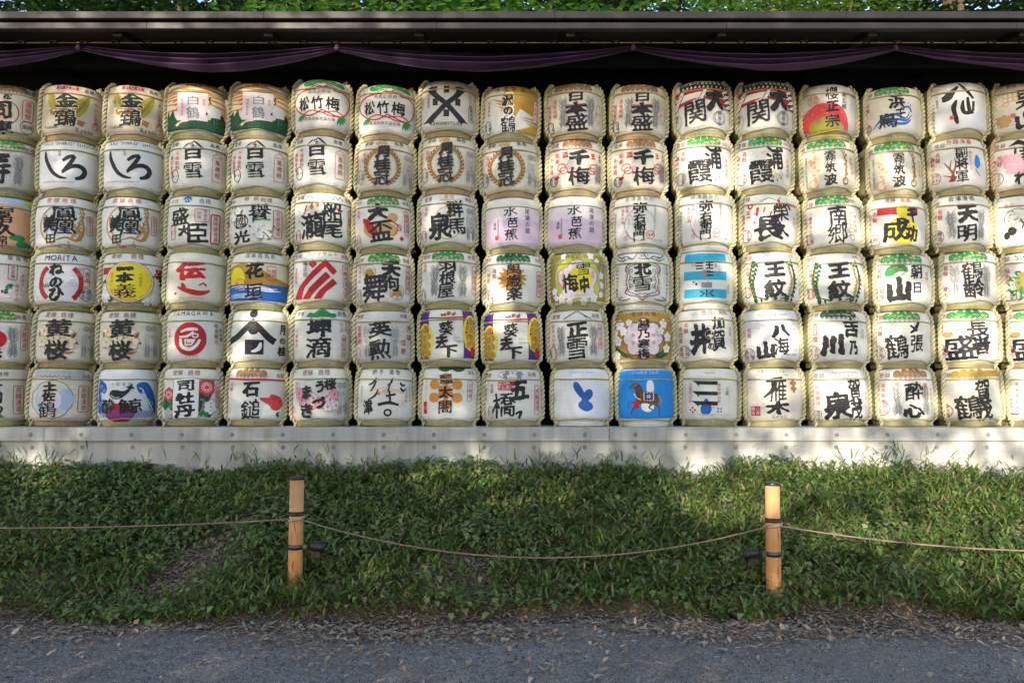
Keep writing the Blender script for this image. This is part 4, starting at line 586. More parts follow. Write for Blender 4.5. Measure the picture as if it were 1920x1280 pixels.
# the wall of barrels, row by row from the top: across, centre height in the row, design, label
N = 'front of the mat'
ROWS = [
 (207, [(27,'a0','cream barrel with tan face and red framed box, top row, cut by the picture edge'),
  (142,'a1','tan barrel with brown bird behind black characters, left of the two in the top row'),
  (257,'a1','tan barrel with brown bird behind black characters, right of the two in the top row'),
  (373,'a2','barrel with white crane over green hills and orange streaks, left of the two'),
  (488,'a2','barrel with white crane over green hills and orange streaks, right of the two'),
  (607,'a3','barrel with red cloud outline and bamboo leaves, left and higher one of the pair'),
  (725,'a3','barrel with red cloud outline and bamboo leaves, right and lower one of the pair'),
  (840,'a4','grey barrel with big black X and four dots in the top row'),
  (958,'a5','barrel with brown brush strokes behind three black characters in the top row'),
  (1076,'a6','barrel with brown pine band and blocky black characters, left of the top row two'),
  (1192,'a6','barrel with brown pine band and blocky black characters, right of the top row two'),
  (1313,'a7','barrel with red bands and black twisted rope print, left of the two'),
  (1428,'a7','barrel with red bands and black twisted rope print, right of the two'),
  (1545,'a8','grey barrel with a red arch behind three black characters in the top row'),
  (1666,'a9','barrel with swirling blue wave beside black bird lettering in the top row'),
  (1785,'b0','white barrel with two huge black brush characters crossing the band, in the top row'),
  (1900,'b1','barrel with gold maple leaf and gold scrolls beside black brush characters')]),
 (313, [(20,'c0','grey barrel with green pine and feather drawing, second row, cut by the picture edge'),
  (136,'c1','white barrel with two long black kana strokes, left of the two'),
  (255,'c1','white barrel with two long black kana strokes, right of the two'),
  (374,'c2','cream barrel with two blocky black characters and red ornate frame, leftmost of three'),
  (490,'c2','cream barrel with two blocky black characters and red ornate frame, middle of three'),
  (604,'c2','cream barrel with two blocky black characters and red ornate frame, rightmost of three'),
  (722,'c3','barrel with brown laurel wreath round three black characters, leftmost of three'),
  (841,'c3','barrel with brown laurel wreath round three black characters, middle of three'),
  (958,'c3','barrel with brown laurel wreath round three black characters, rightmost of three'),
  (1076,'c4','barrel with red tasselled cords behind two black characters, left of the two'),
  (1192,'c4','barrel with red tasselled cords behind two black characters, right of the two'),
  (1313,'c5','barrel with ragged black lettering and small tan drops, left one of the pair'),
  (1426,'c5','barrel with ragged black lettering and small tan drops, right one of the pair'),
  (1545,'c6','cream barrel with pale orange dragon beside thin lettering, left and higher of the two'),
  (1667,'c6','cream barrel with pale orange dragon beside thin lettering, right and lower of the two'),
  (1784,'c7','barrel with dark red plum tree beside three black characters'),
  (1900,'c8','barrel with pink blossoms and orange tan ropes in the second row')]),
 (421, [(14,'d0','yellow barrel with huge orange sun and blue crescent, cut by the picture edge'),
  (128,'d1','barrel with golden phoenix behind black script, left of the two'),
  (248,'d1','barrel with golden phoenix behind black script, right of the two'),
  (370,'d2','barrel with blue flower badge and thick red framed strip, third row from top'),
  (488,'d3','barrel with white blossoms and green leaves around black script'),
  (606,'d4','barrel with red streamers and lanterns over three crowded black characters'),
  (721,'d5','barrel with tan gourd and red cup behind black lettering'),
  (840,'d6','barrel with thin brown ring behind three heavy black characters'),
  (961,'d7','lilac barrel with thin black script, left of the two'),
  (1077,'d7','lilac barrel with thin black script, right of the two'),
  (1198,'d8','white barrel with thin grey circle behind slim black script, left of the two'),
  (1317,'d8','white barrel with thin grey circle behind slim black script, right of the two'),
  (1433,'d9','barrel with red streamers and pale lanterns above huge black character'),
  (1554,'e0','barrel with two heavy black characters and brown petal outlines, third row from top'),
  (1670,'e1','barrel with yellow gourd and red bar behind black characters'),
  (1790,'e2','barrel with grey phoenix pair beside two black characters, third row from top'),
  (1903,'e3','barrel with black and white animal sketch, cut by the picture edge')]),
 (528, [(6,'f0','barrel with red script columns and pale flower, cut by the picture edge'),
  (127,'f1','white barrel with red broken ring around three black kana'),
  (252,'f2','barrel with bright yellow disc over red stripe and white chrysanthemums'),
  (369,'f3','plain cream barrel with two red brush characters'),
  (488,'f4','barrel with orange hill above blue water behind black script'),
  (605,'f5','white barrel with bold red diagonal bars'),
  (721,'f6','barrel with two golden fan crests behind black brush characters'),
  (842,'f7','barrel with grey phoenix pair around three slim black characters, fourth row from top'),
  (963,'f8','barrel with golden chrysanthemum disc behind three black characters'),
  (1083,'f9','olive barrel with yellow plum shaped panel and white blossoms'),
  (1200,'g0','white barrel with ornate black border and two vertical red mottoes'),
  (1318,'g1','white barrel with three turquoise bars'),
  (1440,'g2','barrel with green vine ring round two black characters, left of the two'),
  (1558,'g2','barrel with green vine ring round two black characters, right of the two'),
  (1680,'g3','barrel with green pine tree drawn above a bold black mountain character'),
  (1803,'g4','barrel with pale grey phoenixes behind two dense black characters, fourth row from top'),
  (1918,'g5','barrel with orange chrysanthemum and green fronds, cut by the picture edge')]),
 (638, [(7,'h0','barrel with red disc and grey feathers, fifth row from top, cut by the picture edge'),
  (127,'h1','barrel with pale yellow blossoms and dark red leaves, left of the two'),
  (247,'h1','barrel with pale yellow blossoms and dark red leaves, right of the two'),
  (370,'h2','white barrel with red disc holding a white character'),
  (488,'h3','white barrel with bold black roof shaped crest over a black square'),
  (605,'h4','barrel with small green pine crest above two stubby black characters'),
  (722,'h5','grey barrel with large red lettering right of two heavy black characters'),
  (842,'h6','barrel with purple sides and gold rings, left of the two'),
  (961,'h6','barrel with purple sides and gold rings, right of the two'),
  (1082,'h7','barrel with black mountain outline on its band above two brush characters'),
  (1203,'h8','ochre barrel with white plum blossoms and a white scalloped panel'),
  (1319,'h9','barrel with four black characters, one like a crosshatch, fifth row from top'),
  (1441,'i0','bluish white barrel with latin name on its band, fifth row from top'),
  (1562,'i1','barrel with three thick black river strokes and large red side lettering'),
  (1683,'i2','barrel with streaky black crane character, fifth row from top'),
  (1806,'i3','barrel with gold coin beside thick black characters, left of the two'),
  (1928,'i3','barrel with gold coin beside thick black characters, right of the two, cut off')]),
 (746, [(2,'j0','cream barrel with red framed strip, bottom row, cut by the picture edge'),
  (119,'j1','cream barrel with scalloped outline and pale blue waves, bottom row'),
  (241,'j2','white barrel with leaping whale between blue waves'),
  (362,'j3','barrel with red roses and green leaves around a white panel'),
  (483,'j4','barrel with long nosed red mask and a red cord'),
  (603,'j5','barrel with pink cherry sprays and black kana, bottom row'),
  (722,'j6','barrel with scattered thin brush strokes and a small red dot, bottom row'),
  (842,'j7','barrel with orange six petal gourd crest'),
  (962,'j8','barrel with two red boxed characters beside large black lettering, bottom row'),
  (1088,'j9','white barrel with three dark blue ovals'),
  (1207,'k0','bright blue barrel with decorated brown horse'),
  (1324,'k1','white barrel with three black bars and a blue drop'),
  (1443,'k2','cream barrel with two sketchy brush characters and a solid red seal, bottom row'),
  (1565,'k3','barrel with grey crest band beside a heavy black spring character, bottom row'),
  (1686,'k4','barrel with round red seal and two thick blotted characters, bottom row'),
  (1812,'k5','cream barrel with gold pine band, bottom row'),
  (1928,'k6','white barrel with fine text columns, bottom row, cut by the picture edge')]),
]

# ------------------------------------------------------------------ helpers that turn a measured picture height into metres
def ray(px, py):
    dx, dz = (px-960)/F_PX, (640-py)/F_PX; c, s = math.cos(R_(TILT)), math.sin(R_(TILT))
    return dx, c-dz*s, s+dz*c
def at(px, py, Y):
    a, b, c = ray(px, py); t = Y/b; return Vector((a*t, Y, EYE+c*t))
BANK0, BANK_S = 5.64, .378
def bank_z(Y): return max(0, min(Y, 7.78)-BANK0)*BANK_S
def on_bank(px, py):
    a, b, c = ray(px, py)
    t = (EYE+BANK0*BANK_S)/(BANK_S*b-c) if abs(BANK_S*b-c) > 1e-6 else 1
    if b*t < BANK0: t = -EYE/c
    return Vector((a*t, b*t, EYE+c*t))

# ------------------------------------------------------------------ simple materials of the setting
def mat_simple(name, a, b, sc=6, rough=.7, bump=.2, dist=.01, coord_scale=(1,1,1), spec=.5):
    t = NT(name); v = t.coord('Object', coord_scale); nz = t.noise(sc, 6, v)
    t.color(t.mix(nz, a, b)); t.set(Roughness=rough, Specular_IOR_Level=spec); t.bump(nz, bump, dist); return t.m
def mat_leaf(name, cols, trans=.3, rough=.5, spec=.35):
    t = NT(name); g = t.n('NewGeometry'); c = t.ramp(g.outputs['Random Per Island'], [((i+.5)/len(cols), q) for i, q in enumerate(cols)])
    t.color(c); t.set(Roughness=rough, Specular_IOR_Level=spec)
    tr = t.n('BsdfTranslucent'); t.l(c, tr.inputs[0]); mx = t.n('MixShader'); mx.inputs[0].default_value = trans
    t.l(t.b.outputs[0], mx.inputs[1]); t.l(tr.outputs[0], mx.inputs[2]); t.l(mx.outputs[0], t.t.nodes['Material Output'].inputs[0])
    return t.m
def mat_concrete():
    t = NT('concrete'); v = t.coord('Object'); n1 = t.noise(1.3, 6, v); n2 = t.noise(60, 3, v)
    st = t.noise(3, 6, t.coord('Object', (3, 1, .22)))
    c = t.mix(n1, (.34, .34, .335), (.47, .46, .445)); c = t.mix(t.ramp(st, [(.45, (0,0,0)), (.66, (.9,.9,.9))]), c, (.24, .225, .195)); c = t.mix(.25, c, t.mix(n2, (.34,.34,.335), (.62,.61,.6)))
    t.color(c); t.set(Roughness=.8); t.bump(n2, .15, .004); return t.m
def mat_gravel():
    t = NT('gravel'); v = t.coord('Object'); vo = t.n('TexVoronoi', feature='F1'); vo.inputs['Scale'].default_value = 130; t.l(v, vo.inputs['Vector'])
    sep = t.n('SeparateColor'); t.l(vo.outputs['Color'], sep.inputs[0])
    c = t.ramp(sep.outputs[0], [(.0, (.115,.107,.108)), (.5, (.235,.22,.222)), (.85, (.355,.335,.332)), (1, (.55,.52,.50))])
    big = t.noise(1.1, 5, v); c = t.mix(t.ramp(big, [(.45, (0,0,0)), (.72, (.6,.6,.6))]), c, (.20, .165, .135))
    t.color(c); t.set(Roughness=.85); t.bump(vo.outputs['Distance'], .9, .012); return t.m
def mat_soil():
    t = NT('soil'); v = t.coord('Object'); n1 = t.noise(7, 6, v); n2 = t.noise(45, 5, v)
    c = t.mix(n1, (.06, .045, .036), (.15, .117, .092)); t.color(t.mix(.35, c, t.mix(n2, (.02,.016,.012), (.16,.125,.10)))); t.set(Roughness=.95); t.bump(n2, .8, .02); return t.m
CONC = mat_concrete(); GRAVEL = mat_gravel(); SOIL = mat_soil()
EAVE = mat_simple('brown_metal', (.024, .017, .0165), (.040, .030, .029), 3, .5, .05, .003, (.5, 4, 4))
DARKWOOD = mat_simple('dark_timber', (.005, .004, .0035), (.012, .009, .0075), 8, .7, .2, .005, (1, 8, 8))
BOARD = mat_simple('dark_board', (.012, .010, .009), (.03, .025, .021), 8, .8, .2, .005, (8, 8, 1))
CLOTH = mat_simple('purple_cloth', (.030, .011, .044), (.060, .025, .08), 22, .75, .1, .002)
BLACKP = mat_simple('black_plastic', (.008, .008, .01), (.02, .02, .023), 20, .4, .05, .002)
RAILM = mat_simple('pale_cord', (.34, .27, .17), (.5, .42, .29), 40, .7, .2, .002)
BARK = mat_simple('bark', (.03, .022, .016), (.10, .075, .055), 5, .9, .8, .04, (3, 3, .7))

# ------------------------------------------------------------------ ground, path, bank
def sheet(name, xs, ys, zf, mat):
    me = bpy.data.meshes.new(name); X, Y = np.meshgrid(xs, ys); Z = zf(X, Y); nx, ny = len(xs), len(ys)
    vs = np.stack([X, Y, Z], -1).reshape(-1, 3); i = np.arange(nx-1)[None]+np.arange(ny-1)[:, None]*nx
    f = np.stack([i, i+1, i+1+nx, i+nx], -1).reshape(-1, 4)
    me.from_pydata(vs.tolist(), [], f.tolist()); me.materials.append(mat)
    me.polygons.foreach_set('use_smooth', [True]*len(f)); return link(name, me)
def vnoise(X, Y, s, seed=0):
    f = np.vectorize(lambda a, b: mnoise.noise(Vector((a*s+seed*7.3, b*s-seed*3.1, seed*1.7)))); return f(X, Y)
tag(sheet('ground', np.linspace(-300, 300, 13), np.linspace(-300, 400, 13), lambda X, Y: X*0-.05, SOIL), kind='structure')
tag(sheet('gravel_path', np.linspace(-9, 9, 91), np.linspace(-8, 6.0, 71), lambda X, Y: .006*vnoise(X, Y, 1.3, 1), GRAVEL), kind='structure')
def bz(X, Y):
    e = BANK0+.10*np.sin(X*1.7)+.06*np.sin(X*4.3+1)
    base = np.clip((Y-e), -1, 2.2)*BANK_S; base = np.where(base < 0, base*.30, base)
    return base + .035*vnoise(X, Y, 1.6, 3)*np.clip((Y-5.3)*2, 0, 1) + .012*vnoise(X, Y, 6, 4) + .012
bank = tag(sheet('bank', np.linspace(-8, 8, 161), np.linspace(5.25, 7.85, 53), bz, SOIL), kind='structure')
def bz1(x, y):
    X = np.asarray(x, float); Y = np.asarray(y, float); return bz(X, Y)

# ------------------------------------------------------------------ retaining wall
WALL_Y = 7.75
rw = tag(empty('retaining_wall', (0, WALL_Y, 0)), 'long grey concrete retaining wall carrying the stacked barrels above the grass bank', 'wall')
m = MB(); m.box((-9, 0, 0), (9, 1.3, 1.116)); m.build('wall_face', CONC, rw)
m = MB()
for a, b in ((-9, -4.35), (-4.344, .9), (.906, 5.4), (5.406, 9)):
    z0, z1 = 1.1165, ZTOP_LEDGE; y0 = -.03; c = .006
    m.add([(a,y0,z0),(b,y0,z0),(b,y0,z1-c),(a,y0,z1-c),(a,y0+c,z1),(b,y0+c,z1),(a,1.3,z1),(b,1.3,z1),(a,1.3,z0),(b,1.3,z0)],
          [(0,1,2,3),(3,2,5,4),(4,5,7,6),(0,8,9,1),(0,3,4,6,8),(1,9,7,5,2),(6,7,9,8)])
m.build('cap', CONC, rw)
hole = mat_simple('tie_hole_plug', (.14,.14,.135), (.28,.275,.265), 30, .9)
m = MB()
for z, y in ((1.172, -.0302), (1.055, -.0002), (.80, -.0002)):
    for i in range(-17, 18):
        x = i*.468+.21; ring = [(x+.019*math.cos(a), y-.001, z+.019*math.sin(a)) for a in np.linspace(0, 6.283, 17)[:-1]]; inn = [(x+.013*math.cos(a), y-.0012, z+.013*math.sin(a)) for a in np.linspace(0, 6.283, 17)[:-1]]
        m.add(ring+inn, [(j, (j+1)%16, 16+(j+1)%16, 16+j) for j in range(16)], 0); m.add(inn, [tuple(range(16))], 1)
holes = m.build('tie_holes', [mat_simple('hole_edge', (.11,.11,.105), (.2,.2,.19), 30, .9), hole], rw)

# ------------------------------------------------------------------ barrels
def theta_net(px):
    phi = math.atan((px-960)/F_PX); psi = -.72*phi if phi < 0 else 0.0
    return phi+psi, psi, phi
def cover_mesh(key, net, phi):
    matk, style, items = D[key]; L = Label(net, phi)
    for it in items: it(L)
    # base surface
    sd = (sum(map(ord, key))*1.7) % 6.28
    n = 80; vs = []; fs = []; vv = [(.06, .74)]; 
    for a, b in zip(PZ[:-1], PZ[1:]):
        k = max(1, int((b-a)/.05)); vv += [(a+(b-a)*j/k, 0) for j in range(1, k+1)]
    vv = [(v, prof(v)) for v, _ in vv]
    for v, r in vv:
        for j in range(n):
            a = 2*math.pi*j/n; q = max(0, 1-abs(v-.115)/.055)
            rr = r*BR*(1+.020*q*math.sin(20*a+3*math.sin(3*a)+v*20)) + float(dent(a, v, sd))
            vs.append((rr*math.sin(a), -rr*math.cos(a), v*BH))
    R0 = len(vv)
    for i in range(R0-1):
        for j in range(n): fs.append((i*n+j, i*n+(j+1)%n, (i+1)*n+(j+1)%n, (i+1)*n+j))
    vs.append((0, 0, BH*.999)); c = len(vs)-1
    for j in range(n): fs.append(((R0-1)*n+j, (R0-1)*n+(j+1)%n, c))
    mi = [0]*len(fs)
    for q in range((R0-1)*n):
        a = (q % n+.5)/n*360; a = a-360 if a > 180 else a
        if abs(a) > 72: mi[q] = 1
    sm = [True]*len(fs); inks = []
    # print
    pts = []; lay = []; base = len(vs)
    for k, ink, polys in L.p:
        if ink not in inks: inks.append(ink)
        q = inks.index(ink)+2
        for p in polys:
            if all(abs(a[0]) > 67 for a in p): continue
            b = base+len(pts); pts += p; lay += [k]*len(p); fs.append(tuple(range(b, b+len(p)))); mi.append(q); sm.append(False)
    if pts:
        A = np.clip(np.array(pts), (-67, -54.5), (67, 47)); th = A[:,0]/WPX; v = np.clip((54-A[:,1])/108, .065, .9985)
        r = np.interp(v, PZ, PR)*BR; dr = (np.interp(v+.006, PZ, PR)-np.interp(v-.006, PZ, PR))*BR; dz = .012*BH; l = np.hypot(dr, dz)
        off = .0020+.00011*np.array(lay); rr = r+off*dz/l + dent(th, v, sd); z = v*BH-off*dr/l
        vs += np.stack([rr*np.sin(th), -rr*np.cos(th), z], 1).tolist()
    me = bpy.data.meshes.new('straw_cover'); me.from_pydata(vs, [], fs)
    for mm in [COVER[matk], STRAW_TAN if style in 'tT' else STRAW]+[INK[i] for i in inks]: me.materials.append(mm)
    me.polygons.foreach_set('material_index', mi); me.polygons.foreach_set('use_smooth', sm); me.update()
    return me
def rope_mesh(mat):
    path = [(.70, 1.008), (.80, 1.004)] + [(prof(v), v) for v in (.985, .96, .93, .88, .8, .6, .4, .25, .19, .155, .12, .09)] + [(.85, .06), (.84, .03), (.83, .012)]
    P0 = [Vector((0, -(r*BR+.016), v*BH+(.012 if v > .98 else 0))) for r, v in path]
    d = [0]
    for a, b in zip(P0[:-1], P0[1:]): d.append(d[-1]+(b-a).length)
    s = np.linspace(0, d[-1], 120); pts = [Vector((0, np.interp(q, d, [p.y for p in P0]), np.interp(q, d, [p.z for p in P0]))) for q in s]
    m = MB()
    for ph in (0, math.pi):
        st = []
        for i, p in enumerate(pts):
            t = (pts[min(i+1, 119)]-pts[max(i-1, 0)]).normalized(); n1 = Vector((1, 0, 0)); n2 = t.cross(n1); a = ph+s[i]/.088*2*math.pi
            st.append(p+(n1*math.cos(a)+n2*math.sin(a))*.0118)
        m.tube(st, .0116, 7)
    return m.mesh('rope', mat)
def cord_mesh(v, mat, arc=None, peak=0, rad=.0068):
    m = MB(); n = 60; a0, a1 = arc or (-math.pi, math.pi); pts = []
    for i in range(n+1):
        a = a0+(a1-a0)*i/n; vv = v+peak*(1-abs(a)/1.1)+.004*math.sin(a*5); r = prof(vv)*BR+.005
        if peak: r = max(prof(vv), .84)*BR+.006
        pts.append((r*math.sin(a), -r*math.cos(a), vv*BH))
    m.tube(pts, rad, 6, cap=False); return m.mesh('cord', mat)
def base_mesh(mat):
    m = MB(); m.lathe([(.78*BR, .0), (.825*BR, .006), (.84*BR, .02), (.845*BR, .036), (.855*BR, .05), (.80*BR, .056)], 64, cap=True)
    for k, (r, z) in enumerate(((.85, .03),)):
        m.tube([(r*BR*math.sin(a), -r*BR*math.cos(a), z+.003*math.sin(a*6)) for a in np.linspace(-math.pi, math.pi, 49)], .0035, 5, cap=False)
    for i in range(22):
        a = i/22*6.283; m.tube([((.833*BR)*math.sin(a), -(.833*BR)*math.cos(a), .004), ((.85*BR)*math.sin(a+.02), -(.85*BR)*math.cos(a+.02), .05)], .0028, 4, cap=False)
    return m.mesh('straw_base', mat)
ROPES = {'s': rope_mesh(ROPE), 'T': rope_mesh(ROPE_TAN)}
CORDS = {'s': cord_mesh(.805, CORD), 't': cord_mesh(.81, CORD_TAN), 'R': cord_mesh(.80, CORD_RED, rad=.009)}
LOW = {'s': cord_mesh(.085, CORD, (-1.1, 1.1), .055, .0055), 't': cord_mesh(.085, CORD_TAN, (-1.1, 1.1), .03, .006)}
BASES = {'s': base_mesh(STRAW), 't': base_mesh(STRAW_TAN), 'w': base_mesh(COVER['w'])}
COLTOP = [207,207,207,204,204,197,207,199,209,205,205,200,200,205,210,202,203]
covers = {}; rs = random.Random(3)
def z_of(py): return at(960, py, 8.0).z
for ri, (cy, row) in enumerate(ROWS):
    for ci, (px, key, lab) in enumerate(row):
        kz = (z_of(COLTOP[ci])-ZTOP_LEDGE)/(5.5*BH); z0 = ZTOP_LEDGE+(5-ri)*BH*kz
        net, psi, phi = theta_net(px)
        fwd = D_AX*math.cos(R_(TILT))+(z0+BH/2-EYE)*math.sin(R_(TILT)); X = (px-960)*fwd/F_PX
        Y = D_AX+rs.uniform(-.012, .012)
        matk, style, _ = D[key]
        e = empty('sake_barrel', (X, Y, z0), psi+rs.uniform(-.05, .05)); e.rotation_euler[0] = rs.uniform(-.012, .012); e.rotation_euler[1] = rs.uniform(-.026, .026); sx = rs.uniform(1.0, 1.045); e.scale = (sx, sx, kz)
        tag(e, lab, 'barrel', 'sake barrels stacked in six rows on the concrete wall')
        if key not in covers: covers[key] = cover_mesh(key, net, phi)
        link('straw_cover', covers[key], e)
        link('straw_base', BASES['w' if key in ('j9','k0','g1','g0','d8') else 't' if style in 'tT' else 's'], e)
        for sg in (-1, 1):
            r = link('rope', ROPES['T' if style == 'T' and key != 'j1' else 's'], e); r.rotation_euler = (0, 0, sg*R_(65+rs.uniform(-2, 2)))
        cd = link('cord', CORDS['t' if style in 'tT' else 'R' if style == 'R' else 's'], e)
        if style == 'R': cd['label'] = 'bright red cord round the top of the barrel'
        lo = link('cord', LOW['t' if style in 'tT' else 's'], e); lo.rotation_euler = (0, 0, rs.uniform(-.12, .12))

# ------------------------------------------------------------------ shelter roof, eave, rear frame
sh = tag(empty('shelter', (0, 7.5, 0)), 'open fronted shelter with dark brown metal eave above the barrels', 'shelter')
def YZ(pts): return [(y-7.5, z) for y, z in pts]
def extr(mb, prof2, x0=-10, x1=10, m=0):
    k = len(prof2); mb.add([(x0, y, z) for y, z in prof2]+[(x1, y, z) for y, z in prof2], [(i, (i+1)%k, k+(i+1)%k, k+i) for i in range(k)]+[tuple(range(k))[::-1], tuple(range(k, 2*k))], m)
m = MB(); extr(m, YZ([(7.46,5.095),(11.6,5.87),(11.6,5.80),(7.53,5.03)])); m.build('roof', DARKWOOD, sh)
m = MB()
for i in range(-4, 4): extr(m, YZ([(7.435,5.024),(7.445,5.018),(7.50,5.018),(7.50,5.09),(7.445,5.09),(7.435,5.084)]), i*2.7+.4, (i+1)*2.7+.396)
m.build('gutter', EAVE, sh)
m = MB()
for i in range(-4, 4): extr(m, YZ([(7.470,4.942),(7.476,4.936),(7.54,4.936),(7.54,5.017),(7.476,5.000),(7.470,4.994)]), i*2.7-.7, (i+1)*2.7-.704)
m.build('fascia', EAVE, sh)
m = MB(); extr(m, YZ([(7.541,4.965),(7.541,5.00),(11.5,5.76),(11.5,5.72)])); m.build('soffit', DARKWOOD, sh)
for i in range(-6, 7):
    m = MB(); x = i*1.42+.55; k = YZ([(7.545,4.90),(7.545,4.964),(11.3,5.685),(11.3,5.60)]); extr(m, k, x-.04, x+.04); m.build('rafter', DARKWOOD, sh)
m = MB(); m.box((-10, .80, 4.90), (10, .92, 5.03)); m.build('beam', DARKWOOD, sh)
m = MB(); m.box((-10, 1.95, 4.45), (10, 2.05, 4.58)); m.build('beam', DARKWOOD, sh)
m = MB()
for i in range(18): m.box((-10, 2.12, .9+i*.27), (10, 2.15, .9+i*.27+.266))
m.box((-10, 2.1515, .9), (10, 2.18, 5.2)); m.build('blackout_boards', BOARD, sh)  # boards and solid sheet added to keep the space behind the barrels dark
for i in range(-3, 4):
    m = MB(); m.box((i*2.8-.06, 1.96, 0), (i*2.8+.06, 2.10, 4.44)); m.build('post', DARKWOOD, sh)
RAIL_Z, RAIL_Y = 4.913, 7.72
m = MB(); m.tube([(-9, RAIL_Y-7.5, RAIL_Z), (9, RAIL_Y-7.5, RAIL_Z)], .006, 6); m.build('curtain_rail', RAILM, sh)

# ------------------------------------------------------------------ purple cloth tied up in swags
peaks = [at(p, 86, RAIL_Y).x for p in (-395, 148, 632, 1187, 1678, 2200)]
cur = tag(empty('curtain', (0, RAIL_Y, RAIL_Z)), 'long purple cloth tied up in swags under the eave', 'curtain')
m = MB(); rs = random.Random(11)
for a, b in zip(peaks[:-1], peaks[1:]):
    nu, nv = 70, 56; vs = []; fs = []; ph = rs.uniform(0, 6)
    for i in range(nu+1):
        u = i/nu*2-1; e = (1-abs(u)**1.7)
        for j in range(nv+1):
            v = j/nv; fold = math.sin(v*2*math.pi*2.6+ph+.5*math.sin(u*2.2)+1.2*v*u)
            z = -.02-.05*v*(1-e)-e*(.09+.160*v**1.1)-.014*fold*e*v
            y = .02+(.05*fold)*(.30+.70*e)-.03*v*e+.004*math.sin(u*17+v*9)
            vs.append((a+(b-a)*i/nu, y, z))
    for i in range(nu):
        for j in range(nv): fs.append((i*(nv+1)+j, i*(nv+1)+j+1, (i+1)*(nv+1)+j+1, (i+1)*(nv+1)+j))
    m.add(vs, fs, 0, True)
m.build('cloth', CLOTH, cur)
m = MB(); x = -8.0
while x < 8:
    m.tube([(x-.03, -.012, -.02), (x-.028, -.012, .016), (x, -.013, .018), (x+.028, -.012, .016), (x+.03, -.012, -.02)], .012, 6); x += .30
m.build('hanging_loops', BLACKP, cur)
for p in peaks:
    m = MB(); m.lathe([(.02, -.06), (.028, -.045), (.022, -.02), (.012, .006)], 12, c=(p, -.01, -.02)); m.build('tie_knot', CLOTH, cur)

